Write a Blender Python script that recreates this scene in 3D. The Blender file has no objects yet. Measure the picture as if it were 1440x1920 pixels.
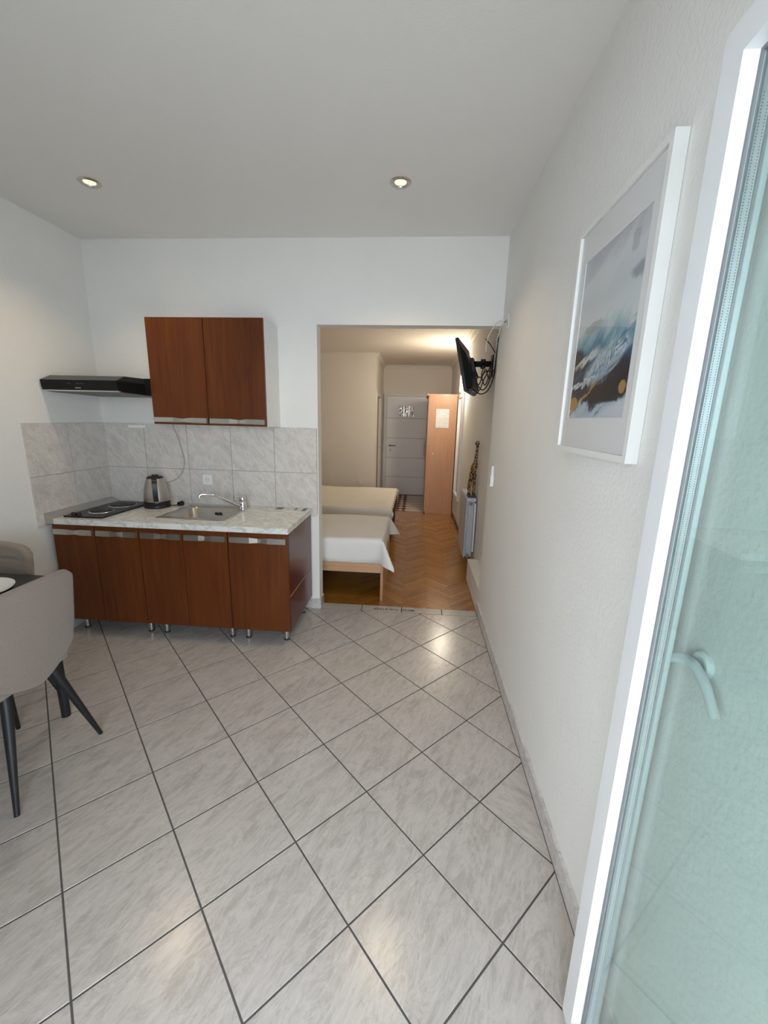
import bpy, bmesh, math, random
from mathutils import Vector, Matrix
random.seed(7)
S = bpy.context.scene
C = S.collection
PI = math.pi

# ------------------------------------------------------------------ camera
F_PX, PITCH, YAW, ROLL, CAM_H = 769.185, 0.2227, -0.0737, 0.0244, 1.531
cp, sp, cy_, sy_ = math.cos(PITCH), math.sin(PITCH), math.cos(YAW), math.sin(YAW)
fw = Vector((sy_*cp, cy_*cp, -sp)); r0 = Vector((cy_, -sy_, 0)); u0 = r0.cross(fw)
rt = math.cos(ROLL)*r0 + math.sin(ROLL)*u0; up = -math.sin(ROLL)*r0 + math.cos(ROLL)*u0
cam = bpy.data.cameras.new('camera'); cam_o = bpy.data.objects.new('camera', cam); C.objects.link(cam_o)
cam.sensor_fit = 'VERTICAL'; cam.sensor_height = 24.0; cam.lens = F_PX/1920*24.0; cam.clip_start = 0.02
M = Matrix((( rt.x, up.x, -fw.x, 0), (rt.y, up.y, -fw.y, 0), (rt.z, up.z, -fw.z, CAM_H), (0, 0, 0, 1)))
cam_o.matrix_world = M
S.camera = cam_o

# ------------------------------------------------------------------ sky, daylight, exposure
W = bpy.data.worlds.new('sky'); S.world = W; W.use_nodes = True
bg = W.node_tree.nodes['Background']; bg.inputs[0].default_value = (0.77, 0.885, 1.0, 1); bg.inputs[1].default_value = 11.8
def portal(name, loc, rot, sx, sz):
    l = bpy.data.lights.new(name, 'AREA'); l.shape = 'RECTANGLE'; l.size = sx; l.size_y = sz
    l.cycles.is_portal = True
    o = bpy.data.objects.new(name, l); C.objects.link(o); o.location = loc; o.rotation_euler = rot
DOOR_X0, DOOR_X1, DOOR_Z1 = -0.90, 0.48, 2.2
portal('doorway_portal', ((DOOR_X0+DOOR_X1)/2, -0.32, DOOR_Z1/2), (PI/2, 0, 0), DOOR_X1-DOOR_X0, DOOR_Z1)
S.view_settings.view_transform = 'Standard'; S.view_settings.look = 'None'
S.view_settings.gamma = 1.0; S.view_settings.use_curve_mapping = False
S.view_settings.exposure = -0.10

# ------------------------------------------------------------------ node materials
MATS = {}
def new_mat(name):
    m = bpy.data.materials.new(name); m.use_nodes = True
    nt = m.node_tree; b = nt.nodes['Principled BSDF']; MATS[name] = m
    return m, nt, b
def N(nt, t, **kw):
    n = nt.nodes.new(t)
    for k, v in kw.items():
        if k in n.inputs: n.inputs[k].default_value = v
        else: setattr(n, k, v)
    return n
def ramp(nt, fac, stops):
    r = nt.nodes.new('ShaderNodeValToRGB'); e = r.color_ramp.elements
    while len(e) < len(stops): e.new(0.5)
    for k, (p, c) in enumerate(stops):
        e[k].position = p; e[k].color = (*c, 1)
    nt.links.new(fac, r.inputs[0]); return r
def math_n(nt, op, a, b=None, clamp=False):
    n = nt.nodes.new('ShaderNodeMath'); n.operation = op; n.use_clamp = clamp
    for i, v in enumerate((a, b)):
        if v is None: continue
        if isinstance(v, (int, float)): n.inputs[i].default_value = v
        else: nt.links.new(v, n.inputs[i])
    return n.outputs[0]
def mixc(nt, fac, a, b):
    n = nt.nodes.new('ShaderNodeMix'); n.data_type = 'RGBA'
    for i, v in ((0, fac), (6, a), (7, b)):
        if isinstance(v, (int, float)): n.inputs[i].default_value = v
        elif isinstance(v, tuple): n.inputs[i].default_value = (*v, 1)
        else: nt.links.new(v, n.inputs[i])
    return n.outputs[2]
def obj_coords(nt, scale=(1, 1, 1), rot=(0, 0, 0), rnd=0.0):
    tc = nt.nodes.new('ShaderNodeTexCoord'); out = tc.outputs['Object']
    if rnd:
        oi = nt.nodes.new('ShaderNodeObjectInfo')
        mu = math_n(nt, 'MULTIPLY', oi.outputs['Random'], rnd)
        ad = nt.nodes.new('ShaderNodeVectorMath'); ad.operation = 'ADD'
        cb = nt.nodes.new('ShaderNodeCombineXYZ')
        for i in range(3): nt.links.new(mu, cb.inputs[i])
        nt.links.new(out, ad.inputs[0]); nt.links.new(cb.outputs[0], ad.inputs[1]); out = ad.outputs[0]
    m1 = nt.nodes.new('ShaderNodeMapping'); m1.inputs['Rotation'].default_value = rot
    nt.links.new(out, m1.inputs['Vector'])
    m2 = nt.nodes.new('ShaderNodeMapping'); m2.inputs['Scale'].default_value = scale
    nt.links.new(m1.outputs[0], m2.inputs['Vector'])
    return m2.outputs[0]
def noise(nt, vec, scale, detail=4, rough=0.55, dist=0.0):
    n = nt.nodes.new('ShaderNodeTexNoise'); n.inputs['Scale'].default_value = scale; n.inputs['Detail'].default_value = detail
    n.inputs['Roughness'].default_value = rough; n.inputs['Distortion'].default_value = dist
    nt.links.new(vec, n.inputs['Vector']); return n.outputs['Fac']
def bump(nt, b, h, strength, dist=0.01):
    n = nt.nodes.new('ShaderNodeBump'); n.inputs['Strength'].default_value = strength; n.inputs['Distance'].default_value = dist
    nt.links.new(h, n.inputs['Height']); nt.links.new(n.outputs[0], b.inputs['Normal'])

def plain(name, col, rough=0.5, metal=0.0, var=0.0, vscale=8.0, bstr=0.0, bscale=80.0, coat=0.0, sheen=0.0):
    m, nt, b = new_mat(name)
    b.inputs['Base Color'].default_value = (*col, 1); b.inputs['Roughness'].default_value = rough; b.inputs['Metallic'].default_value = metal
    b.inputs['Coat Weight'].default_value = coat; b.inputs['Sheen Weight'].default_value = sheen
    v = obj_coords(nt)
    f = noise(nt, v, vscale, 5)
    if var:
        r = ramp(nt, f, [(0.3, tuple(c*(1-var) for c in col)), (0.7, tuple(min(1, c*(1+var)) for c in col))])
        nt.links.new(r.outputs[0], b.inputs['Base Color'])
    if bstr: bump(nt, b, noise(nt, v, bscale, 3), bstr, 0.004)
    return m
def emit(name, col, strength):
    m, nt, b = new_mat(name)
    b.inputs['Base Color'].default_value = (*col, 1); b.inputs['Emission Color'].default_value = (*col, 1); b.inputs['Emission Strength'].default_value = strength
    return m
def stone_tile(name, lo, hi, rot, rough=0.22, sc=(2.2, 11, 4), plane='z'):
    m, nt, b = new_mat(name)
    v = obj_coords(nt, sc, rot, 37.0)
    f1 = noise(nt, v, 1.6, 7, 0.62, 1.1); f2 = noise(nt, v, 5.0, 5, 0.65, 0.6)
    f = math_n(nt, 'ADD', math_n(nt, 'MULTIPLY', f1, 0.68), math_n(nt, 'MULTIPLY', f2, 0.32))
    mid = tuple((a+c)/2 for a, c in zip(lo, hi))
    r = ramp(nt, f, [(0.30, lo), (0.44, mid), (0.52, hi), (0.60, tuple((a+c*2)/3 for a, c in zip(lo, hi))), (0.70, tuple(min(1, c*1.09) for c in hi))])
    # fine pale and dark threads through the clouded ground
    f3 = math_n(nt, 'ABSOLUTE', math_n(nt, 'SUBTRACT', noise(nt, v, 1.5, 9, 0.68, 1.3), 0.5))
    f4 = math_n(nt, 'ABSOLUTE', math_n(nt, 'SUBTRACT', noise(nt, v, 2.0, 9, 0.7, 0.9), 0.5))
    pale = ramp(nt, f3, [(0.0, (0.55,)*3), (0.016, (0.28,)*3), (0.05, (0, 0, 0))]).outputs[0]
    dark = ramp(nt, f4, [(0.0, (0.42,)*3), (0.014, (0.2,)*3), (0.045, (0, 0, 0))]).outputs[0]
    col = mixc(nt, dark, r.outputs[0], tuple(c*0.82 for c in lo)); col = mixc(nt, pale, col, tuple(min(1, c*1.16) for c in hi))
    nt.links.new(col, b.inputs['Base Color']); b.inputs['Roughness'].default_value = rough
    bump(nt, b, f, 0.04, 0.004)
    return m
def wood(name, lo, hi, rough=0.35, sc=(30, 30, 1.6), rnd=11.0, rot=(0, 0, 0), coat=0.0, nscale=1.5, tone=0.0):
    m, nt, b = new_mat(name)
    v = obj_coords(nt, sc, rot, rnd)
    f = noise(nt, v, nscale, 6, 0.6, 0.8)
    v2 = obj_coords(nt, (3, 3, 0.8), rot, rnd)
    f2 = noise(nt, v2, 1.2, 3)
    f = math_n(nt, 'ADD', math_n(nt, 'MULTIPLY', f, 0.6), math_n(nt, 'MULTIPLY', f2, 0.4))
    if tone:
        oi = nt.nodes.new('ShaderNodeObjectInfo')
        f = math_n(nt, 'ADD', f, math_n(nt, 'MULTIPLY', math_n(nt, 'SUBTRACT', oi.outputs['Random'], 0.5), tone*2))
    r = ramp(nt, f, [(0.30, lo), (0.68, hi)])
    nt.links.new(r.outputs[0], b.inputs['Base Color']); b.inputs['Roughness'].default_value = rough
    b.inputs['Coat Weight'].default_value = coat; b.inputs['Coat Roughness'].default_value = 0.15
    bump(nt, b, f, 0.05, 0.002)
    return m

plain('wall_paint', (0.83, 0.812, 0.775), 0.9, var=0.015, vscale=3, bstr=0.55, bscale=75)
plain('ceiling_paint', (0.82, 0.80, 0.77), 0.92, var=0.01, vscale=2, bstr=0.12, bscale=90)
plain('cream_paint', (0.83, 0.765, 0.68), 0.9, var=0.015, vscale=3, bstr=0.15, bscale=110)
plain('grout', (0.085, 0.08, 0.076), 0.95, var=0.1, vscale=20, bstr=0.2)
plain('wall_grout', (0.30, 0.29, 0.28), 0.95, var=0.1, vscale=20)
stone_tile('floor_tile_stone', (0.375, 0.335, 0.305), (0.50, 0.458, 0.426), (0, 0, -1.10), 0.22, (2.4, 7.5, 4))
stone_tile('wall_tile_stone', (0.555, 0.505, 0.46), (0.68, 0.635, 0.59), (0, -0.95, 0), 0.22, (2.4, 4, 5.5))
stone_tile('side_tile_stone', (0.555, 0.505, 0.46), (0.68, 0.635, 0.59), (0.95, 0, 0), 0.22, (4, 2.4, 5.5))
stone_tile('skirting_stone', (0.46, 0.43, 0.41), (0.63, 0.60, 0.58), (0.7, 0, 0.3), 0.25, (4, 4, 7))
wood('cabinet_veneer', (0.070, 0.014, 0.0025), (0.150, 0.040, 0.006), 0.42, (26, 26, 1.4), coat=0.08)
wood('side_veneer', (0.070, 0.010, 0.006), (0.110, 0.019, 0.011), 0.32, (26, 26, 1.4), coat=0.2)
wood('beech', (0.50, 0.25, 0.125), (0.60, 0.33, 0.18), 0.4, (22, 22, 1.0), coat=0.15)
wood('beech_rail', (0.56, 0.31, 0.17), (0.66, 0.40, 0.24), 0.42, (1.0, 22, 22))
wood('parquet_oak', (0.27, 0.105, 0.014), (0.43, 0.190, 0.030), 0.22, (1.6, 30, 30), rnd=53.0, coat=0.5, tone=0.14)
wood('brown_trim', (0.10, 0.035, 0.012), (0.16, 0.06, 0.02), 0.4, (1, 20, 20))
plain('white_lacquer', (0.80, 0.795, 0.78), 0.35, var=0.01)
plain('white_pvc', (0.74, 0.74, 0.745), 0.28, var=0.008, vscale=5)
plain('white_plastic', (0.85, 0.85, 0.84), 0.35, var=0.01)
plain('frame_white', (0.82, 0.81, 0.775), 0.4, var=0.012)
plain('mat_board', (0.80, 0.775, 0.775), 0.85, var=0.01)
plain('black_plastic', (0.012, 0.012, 0.013), 0.38, var=0.1)
plain('black_enamel', (0.010, 0.010, 0.011), 0.32, var=0.1)
plain('hood_black', (0.010, 0.010, 0.010), 0.45, var=0.08)
plain('hood_top_grey', (0.05, 0.048, 0.046), 0.35, 0.3, var=0.05)
plain('grey_filter', (0.10, 0.10, 0.105), 0.45, 0.6, var=0.1, vscale=60)
plain('black_metal', (0.018, 0.018, 0.020), 0.45, 0.2, var=0.1)
plain('steel', (0.58, 0.57, 0.56), 0.22, 1.0, var=0.04, vscale=40)
plain('brushed_steel', (0.50, 0.47, 0.43), 0.3, 1.0, var=0.06, vscale=30)
plain('chrome', (0.75, 0.75, 0.76), 0.07, 1.0, var=0.02)
plain('aluminium', (0.62, 0.60, 0.57), 0.3, 1.0, var=0.03, vscale=30)
plain('spacer_metal', (0.55, 0.56, 0.57), 0.35, 0.9, var=0.05, vscale=100)
plain('rubber', (0.03, 0.03, 0.032), 0.7, var=0.1)
plain('grey_gasket', (0.16, 0.165, 0.17), 0.6, var=0.05)
plain('chair_fabric', (0.255, 0.205, 0.18), 0.95, var=0.10, vscale=220, bstr=0.4, bscale=500, sheen=0.25)
plain('chair_fabric_brown', (0.26, 0.205, 0.155), 0.9, var=0.08, vscale=220, bstr=0.3, bscale=500, sheen=0.2)
plain('table_black', (0.016, 0.017, 0.017), 0.45, var=0.15, vscale=12)
plain('porcelain', (0.78, 0.77, 0.75), 0.2, var=0.01)
plain('bed_linen', (0.84, 0.82, 0.79), 0.9, var=0.02, vscale=5, bstr=0.12, bscale=25, sheen=0.1)
plain('warm_lit_linen', (0.82, 0.77, 0.67), 0.9, var=0.02, vscale=5, bstr=0.12, bscale=25, sheen=0.1)  # white sheet with the warm light put into its colour
plain('dark_mattress', (0.018, 0.013, 0.014), 0.85, var=0.1, vscale=30)
plain('radiator_enamel', (0.52, 0.55, 0.58), 0.35, var=0.02)
plain('grey_cord', (0.42, 0.40, 0.37), 0.6, var=0.03)
plain('white_cord', (0.72, 0.70, 0.66), 0.5, var=0.03)
plain('black_cord', (0.014, 0.014, 0.014), 0.5, var=0.05)
plain('door_white', (0.86, 0.855, 0.85), 0.4, var=0.015, vscale=4)
plain('door_frame_white', (0.76, 0.74, 0.70), 0.45, var=0.015)
plain('groove_grey', (0.60, 0.58, 0.56), 0.5, var=0.02)
plain('entry_joint', (0.15, 0.05, 0.035), 0.8, var=0.1)
plain('entry_tile_stone', (0.62, 0.55, 0.49), 0.3, var=0.05, vscale=9)
plain('text_black', (0.02, 0.02, 0.02), 0.6, var=0.05)
plain('label_teal', (0.10, 0.17, 0.16), 0.5, var=0.3, vscale=60)
plain('brass_dark', (0.20, 0.15, 0.09), 0.35, 0.9, var=0.08)
plain('balcony_concrete', (0.62, 0.58, 0.53), 0.85, var=0.06, vscale=6, bstr=0.2)
plain('dark_brown_wood', (0.025, 0.012, 0.007), 0.45, var=0.2, vscale=30)
plain('silver_mark', (0.45, 0.45, 0.45), 0.4, 0.4, var=0.05)
emit('bulb_glow', (1.0, 0.74, 0.36), 2.0)
emit('sconce_glow', (1.0, 0.90, 0.62), 7.0)

def schlick(nt, f0):
    lw = N(nt, 'ShaderNodeLayerWeight'); lw.inputs['Blend'].default_value = 0.5
    p5 = math_n(nt, 'POWER', lw.outputs['Facing'], 5.0)
    return math_n(nt, 'ADD', math_n(nt, 'MULTIPLY', p5, 1.0-f0), f0, True)
for _n, _v in (('cabinet_veneer', 0.3), ('side_veneer', 0.35), ('hood_black', 0.2), ('black_enamel', 0.3), ('black_plastic', 0.35), ('table_black', 0.35)):
    MATS[_n].node_tree.nodes['Principled BSDF'].inputs['Specular IOR Level'].default_value = _v
def make_special():
    # marbled laminate worktop
    m, nt, b = new_mat('marble_laminate')
    v = obj_coords(nt, (3.0, 5.0, 5.0), (0, 0, 0.5))
    f = noise(nt, v, 1.5, 8, 0.65, 1.6)
    a = math_n(nt, 'ABSOLUTE', math_n(nt, 'SUBTRACT', f, 0.5))
    r = ramp(nt, a, [(0.0, (0.40, 0.44, 0.42)), (0.012, (0.60, 0.61, 0.58)), (0.05, (0.73, 0.72, 0.68)), (0.2, (0.79, 0.775, 0.735))])
    nt.links.new(r.outputs[0], b.inputs['Base Color']); b.inputs['Roughness'].default_value = 0.22
    # thin tinted window glass
    m, nt, b = new_mat('window_glass')
    nt.nodes.remove(b)
    out = nt.nodes['Material Output']
    tr = N(nt, 'ShaderNodeBsdfTransparent'); tr.inputs[0].default_value = (0.93, 0.966, 0.960, 1)
    gl = N(nt, 'ShaderNodeBsdfGlossy'); gl.inputs['Roughness'].default_value = 0.0; gl.inputs[0].default_value = (0.95, 1.0, 0.99, 1)
    fr = schlick(nt, 0.045)
    mx = N(nt, 'ShaderNodeMixShader')
    nt.links.new(fr, mx.inputs[0]); nt.links.new(tr.outputs[0], mx.inputs[1]); nt.links.new(gl.outputs[0], mx.inputs[2]); nt.links.new(mx.outputs[0], out.inputs[0])
    # picture glazing
    m, nt, b = new_mat('picture_glass'); nt.nodes.remove(b); out = nt.nodes['Material Output']
    tr = N(nt, 'ShaderNodeBsdfTransparent'); tr.inputs[0].default_value = (0.98, 0.985, 0.98, 1)
    gl = N(nt, 'ShaderNodeBsdfGlossy'); gl.inputs['Roughness'].default_value = 0.0
    fr = math_n(nt, 'MULTIPLY', schlick(nt, 0.012), 0.45)
    mx = N(nt, 'ShaderNodeMixShader')
    nt.links.new(fr, mx.inputs[0]); nt.links.new(tr.outputs[0], mx.inputs[1]); nt.links.new(gl.outputs[0], mx.inputs[2]); nt.links.new(mx.outputs[0], out.inputs[0])
    # mirror
    m, nt, b = new_mat('mirror_silver'); b.inputs['Metallic'].default_value = 1; b.inputs['Roughness'].default_value = 0.02
    f = noise(nt, obj_coords(nt), 3, 2); r = ramp(nt, f, [(0, (0.84, 0.85, 0.85)), (1, (0.88, 0.89, 0.89))]); nt.links.new(r.outputs[0], b.inputs['Base Color'])
    # wavy decorative door glass
    m, nt, b = new_mat('wavy_glass'); b.inputs['Metallic'].default_value = 0.9; b.inputs['Roughness'].default_value = 0.08
    b.inputs['Base Color'].default_value = (0.75, 0.77, 0.78, 1)
    bump(nt, b, noise(nt, obj_coords(nt, (1, 1, 0.45)), 14, 2, 0.5, 1.5), 0.9, 0.05)
    # giraffe spots
    m, nt, b = new_mat('giraffe_spots')
    vo = N(nt, 'ShaderNodeTexVoronoi', Scale=34.0); vo.feature = 'DISTANCE_TO_EDGE'
    nt.links.new(obj_coords(nt, (1, 1, 0.75)), vo.inputs['Vector'])
    r = ramp(nt, vo.outputs['Distance'], [(0.0, (0.50, 0.27, 0.10)), (0.06, (0.40, 0.19, 0.06)), (0.10, (0.030, 0.013, 0.007)), (1.0, (0.022, 0.010, 0.006))])
    nt.links.new(r.outputs[0], b.inputs['Base Color']); b.inputs['Roughness'].default_value = 0.3
    # printed notice: rows of faint print on white paper
    m, nt, b = new_mat('printed_notice')
    br = N(nt, 'ShaderNodeTexBrick', Scale=1.0); br.inputs['Mortar Size'].default_value = 0.0042; br.inputs['Brick Width'].default_value = 0.06; br.inputs['Row Height'].default_value = 0.018
    br.inputs['Color1'].default_value = (0.62, 0.62, 0.62, 1); br.inputs['Color2'].default_value = (0.80, 0.80, 0.79, 1); br.inputs['Mortar'].default_value = (0.83, 0.83, 0.82, 1)
    nt.links.new(obj_coords(nt, (1, 1, 1), (PI/2, 0, 0)), br.inputs['Vector']); nt.links.new(br.outputs['Color'], b.inputs['Base Color']); b.inputs['Roughness'].default_value = 0.7
    # abstract sea painting
    m, nt, b = new_mat('painting')
    tc = N(nt, 'ShaderNodeTexCoord'); sx = N(nt, 'ShaderNodeSeparateXYZ'); nt.links.new(tc.outputs['Generated'], sx.inputs[0])
    u = math_n(nt, 'SUBTRACT', 1.0, sx.outputs['Y']); vv = sx.outputs['Z']
    cb = N(nt, 'ShaderNodeCombineXYZ'); nt.links.new(u, cb.inputs[0]); nt.links.new(math_n(nt, 'MULTIPLY', vv, 1.3), cb.inputs[1])
    mp = N(nt, 'ShaderNodeMapping'); mp.inputs['Rotation'].default_value = (0, 0, -0.6); nt.links.new(cb.outputs[0], mp.inputs['Vector'])
    mp2 = N(nt, 'ShaderNodeMapping'); mp2.inputs['Scale'].default_value = (1.3, 3.4, 1); nt.links.new(mp.outputs[0], mp2.inputs['Vector'])
    n1 = noise(nt, mp2.outputs[0], 1.1, 6, 0.55, 1.0)
    n2 = noise(nt, mp2.outputs[0], 2.6, 9, 0.66, 1.2)
    n3 = noise(nt, cb.outputs[0], 9.0, 6, 0.65, 0.6)
    w1 = math_n(nt, 'SUBTRACT', n1, 0.5); w2 = math_n(nt, 'SUBTRACT', n2, 0.5); w3 = math_n(nt, 'SUBTRACT', n3, 0.5)
    def lin(a, b_, c): return math_n(nt, 'ADD', math_n(nt, 'ADD', math_n(nt, 'MULTIPLY', u, a), math_n(nt, 'MULTIPLY', vv, b_)), c)
    def warp(x, a1, a2): return math_n(nt, 'ADD', math_n(nt, 'ADD', x, math_n(nt, 'MULTIPLY', w1, a1)), math_n(nt, 'MULTIPLY', w2, a2))
    def mask(x, p0, p1): return ramp(nt, x, [(p0, (1, 1, 1)), (p1, (0, 0, 0))]).outputs[0]
    def mul(a, b_): return math_n(nt, 'MULTIPLY', a, b_, True)
    def band(a, c, wid, soft, a1, a2, w0=None, w9=None):    # soft stroke along v = a*u + c
        d = math_n(nt, 'ABSOLUTE', warp(lin(-a, 1.0, -c), a1, a2)); return mask(d, wid, wid+soft)
    def blob(cu, cv, ru, rv, soft=0.35, wob=0.5):
        du = math_n(nt, 'DIVIDE', math_n(nt, 'SUBTRACT', u, cu), ru); dv = math_n(nt, 'DIVIDE', math_n(nt, 'SUBTRACT', vv, cv), rv)
        d = math_n(nt, 'ADD', math_n(nt, 'MULTIPLY', du, du), math_n(nt, 'MULTIPLY', dv, dv))
        d = math_n(nt, 'ADD', d, math_n(nt, 'MULTIPLY', math_n(nt, 'ADD', w3, w2), wob*3))
        return ramp(nt, d, [(1.0-soft, (1, 1, 1)), (1.0, (0, 0, 0))]).outputs[0]
    # pale clouded upper half, teal and navy water below, near-black depth, white foot
    t = warp(lin(-0.06, 1.0, 0.03), 0.34, 0.16)
    base = ramp(nt, t, [(0.03, (0.60, 0.62, 0.68)), (0.075, (0.42, 0.52, 0.60)), (0.10, (0.03, 0.04, 0.09)), (0.14, (0.012, 0.011, 0.018)), (0.24, (0.014, 0.014, 0.030)),
        (0.29, (0.016, 0.045, 0.11)), (0.37, (0.035, 0.15, 0.27)), (0.44, (0.10, 0.26, 0.36)), (0.50, (0.33, 0.46, 0.52)), (0.56, (0.62, 0.64, 0.64)), (0.72, (0.58, 0.59, 0.60)), (0.86, (0.66, 0.66, 0.67)), (1.0, (0.48, 0.48, 0.53))]).outputs[0]
    c = mixc(nt, mul(blob(0.02, 0.37, 0.30, 0.10, 0.5, 0.5), 0.97), base, (0.014, 0.011, 0.011))
    c = mixc(nt, mul(band(0.40, 0.10, 0.045, 0.06, 0.10, 0.30), blob(0.62, 0.33, 0.42, 0.18, 0.7, 0.3)), c, (0.46, 0.55, 0.60))
    c = mixc(nt, mul(band(0.46, 0.055, 0.018, 0.03, 0.10, 0.40), blob(0.70, 0.36, 0.45, 0.2, 0.7, 0.3)), c, (0.06, 0.20, 0.33))
    c = mixc(nt, mul(band(0.15, 0.335, 0.012, 0.02, 0.06, 0.20), blob(0.27, 0.37, 0.28, 0.10, 0.7, 0.3)), c, (0.60, 0.62, 0.60))
    c = mixc(nt, mul(band(0.42, 0.08, 0.006, 0.012, 0.12, 0.5), blob(0.6, 0.33, 0.5, 0.2, 0.6, 0.3)), c, (0.66, 0.68, 0.68))
    c = mixc(nt, mul(blob(0.66, 0.155, 0.40, 0.060, 0.4, 0.5), 0.97), c, (0.010, 0.009, 0.012))
    c = mixc(nt, mul(band(0.05, 0.205, 0.004, 0.012, 0.05, 0.2), blob(0.12, 0.21, 0.2, 0.05, 0.6, 0.3)), c, (0.62, 0.66, 0.70))
    c = mixc(nt, blob(0.09, 0.112, 0.09, 0.042, 0.35, 0.5), c, (0.42, 0.25, 0.06))
    c = mixc(nt, blob(0.90, 0.175, 0.055, 0.038, 0.35, 0.5), c, (0.38, 0.23, 0.07))
    c = mixc(nt, mul(band(0.40, 0.025, 0.005, 0.008, 0.05, 0.10), mask(u, 0.46, 0.56)), c, (0.38, 0.23, 0.07))
    c = mixc(nt, mul(blob(0.33, 0.555, 0.17, 0.032, 0.6, 1.3), 0.65), c, (0.34, 0.33, 0.30))
    c = mixc(nt, mul(blob(0.82, 0.86, 0.06, 0.075, 0.6, 1.2), 0.55), c, (0.33, 0.33, 0.33))
    c = mixc(nt, mul(blob(0.97, 0.72, 0.17, 0.045, 0.8, 0.5), 0.75), c, (0.19, 0.21, 0.26))
    c9 = c
    nt.links.new(c9, b.inputs['Base Color']); b.inputs['Roughness'].default_value = 0.5
make_special()

# ------------------------------------------------------------------ mesh helpers
ORG = {}
def B(): return bmesh.new()
def box(bm, x0, x1, y0, y1, z0, z1):
    v = [bm.verts.new(p) for p in ((x0,y0,z0),(x1,y0,z0),(x1,y1,z0),(x0,y1,z0),(x0,y0,z1),(x1,y0,z1),(x1,y1,z1),(x0,y1,z1))]
    for f in ((0,3,2,1),(4,5,6,7),(0,1,5,4),(1,2,6,5),(2,3,7,6),(3,0,4,7)): bm.faces.new([v[i] for i in f])
    return v
def ring_frame(d):
    d = d.normalized(); a = Vector((0,0,1)) if abs(d.z) < 0.9 else Vector((1,0,0))
    u = d.cross(a).normalized(); return u, d.cross(u)
def tube(bm, pts, r, n=8, cap=True):
    pts = [Vector(p) for p in pts]; rings = []; u = None
    for i, p in enumerate(pts):
        d = (pts[min(i+1, len(pts)-1)] - pts[max(i-1, 0)]).normalized()
        if u is None: u, w = ring_frame(d)
        else:
            u = (u - d*u.dot(d)).normalized(); w = d.cross(u)
        rr = r[i] if isinstance(r, (list, tuple)) else r
        rings.append([bm.verts.new(p + rr*(math.cos(2*PI*k/n)*u + math.sin(2*PI*k/n)*w)) for k in range(n)])
    for a, b in zip(rings, rings[1:]):
        for k in range(n): bm.faces.new((a[k], a[(k+1) % n], b[(k+1) % n], b[k]))
    if cap: bm.faces.new(rings[0][::-1]); bm.faces.new(rings[-1])
def cyl(bm, p0, p1, r0, r1=None, n=20): tube(bm, [p0, p1], [r0, r0 if r1 is None else r1], n)
def lathe(bm, prof, c=(0,0,0), n=32):
    rings = []
    for r, z in prof:
        if r < 1e-5: rings.append([bm.verts.new((c[0], c[1], c[2]+z))])
        else: rings.append([bm.verts.new((c[0]+r*math.cos(2*PI*k/n), c[1]+r*math.sin(2*PI*k/n), c[2]+z)) for k in range(n)])
    for a, b in zip(rings, rings[1:]):
        for k in range(n):
            q = [a[k % len(a)], a[(k+1) % len(a)], b[(k+1) % len(b)], b[k % len(b)]]
            q = list(dict.fromkeys(q))
            if len(q) > 2: bm.faces.new(q)
def prism(bm, poly, axis, a0, a1):
    """poly: list of 2D points in the two other axes (in x,y,z order)."""
    def P(p, a):
        return {'x': (a, p[0], p[1]), 'y': (p[0], a, p[1]), 'z': (p[0], p[1], a)}[axis]
    lo = [bm.verts.new(P(p, a0)) for p in poly]; hi = [bm.verts.new(P(p, a1)) for p in poly]
    n = len(poly); bm.faces.new(lo[::-1]); bm.faces.new(hi)
    for i in range(n): bm.faces.new((lo[i], lo[(i+1) % n], hi[(i+1) % n], hi[i]))
def smooth_pts(ctrl, n=8):
    c = [Vector(p) for p in ctrl]; out = []
    for i in range(len(c)-1):
        p0, p1, p2, p3 = c[max(i-1,0)], c[i], c[i+1], c[min(i+2, len(c)-1)]
        for k in range(n):
            t = k/n
            out.append(0.5*((2*p1)+(p2-p0)*t+(2*p0-5*p1+4*p2-p3)*t*t+(3*p1-p0-3*p2+p3)*t**3))
    out.append(c[-1]); return out
def obj(name, bm, mat, parent=None, bevel=0.0, seg=2, smooth=None, local=False, loc=None, label=None):
    if bevel:
        bmesh.ops.bevel(bm, geom=[e for e in bm.edges if e.calc_face_angle(0) > 0.5], offset=bevel, segments=seg, affect='EDGES', profile=0.5, clamp_overlap=True)
    bmesh.ops.recalc_face_normals(bm, faces=bm.faces[:])
    off = Vector((0,0,0))
    if parent is not None and not local: off = ORG.get(parent.name, Vector((0,0,0)))
    o_loc = Vector((0,0,0))
    if loc is not None: o_loc = Vector(loc)
    if parent is None or not local: bmesh.ops.translate(bm, verts=bm.verts[:], vec=-(off + (o_loc - off if loc is not None else Vector((0,0,0)))))
    me = bpy.data.meshes.new(name); bm.to_mesh(me); bm.free()
    if smooth is None: smooth = bool(bevel)
    if smooth:
        me.shade_smooth(); me.set_sharp_from_angle(angle=math.radians(smooth if smooth is not True else 40))
    me.materials.append(MATS[mat])
    o = bpy.data.objects.new(name, me); C.objects.link(o)
    if parent is not None: o.parent = parent
    o.location = (o_loc - off) if loc is not None and not local else Vector((0,0,0))
    if parent is not None and not local: ORG[o.name] = (o_loc if loc is not None else off)
    elif parent is None: ORG[o.name] = o_loc
    if label: o['label'] = label
    return o
def tag(o, label, cat, group=None, kind=None):
    o['label'] = label; o['category'] = cat
    if group: o['group'] = group
    if kind: o['kind'] = kind
    return o
def thing(name, loc, label, cat, group=None, rot=(0,0,0)):
    o = bpy.data.objects.new(name, None); C.objects.link(o); o.location = loc; o.rotation_euler = rot
    o.empty_display_size = 0.1; ORG[o.name] = Vector(loc)
    return tag(o, label, cat, group)
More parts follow.
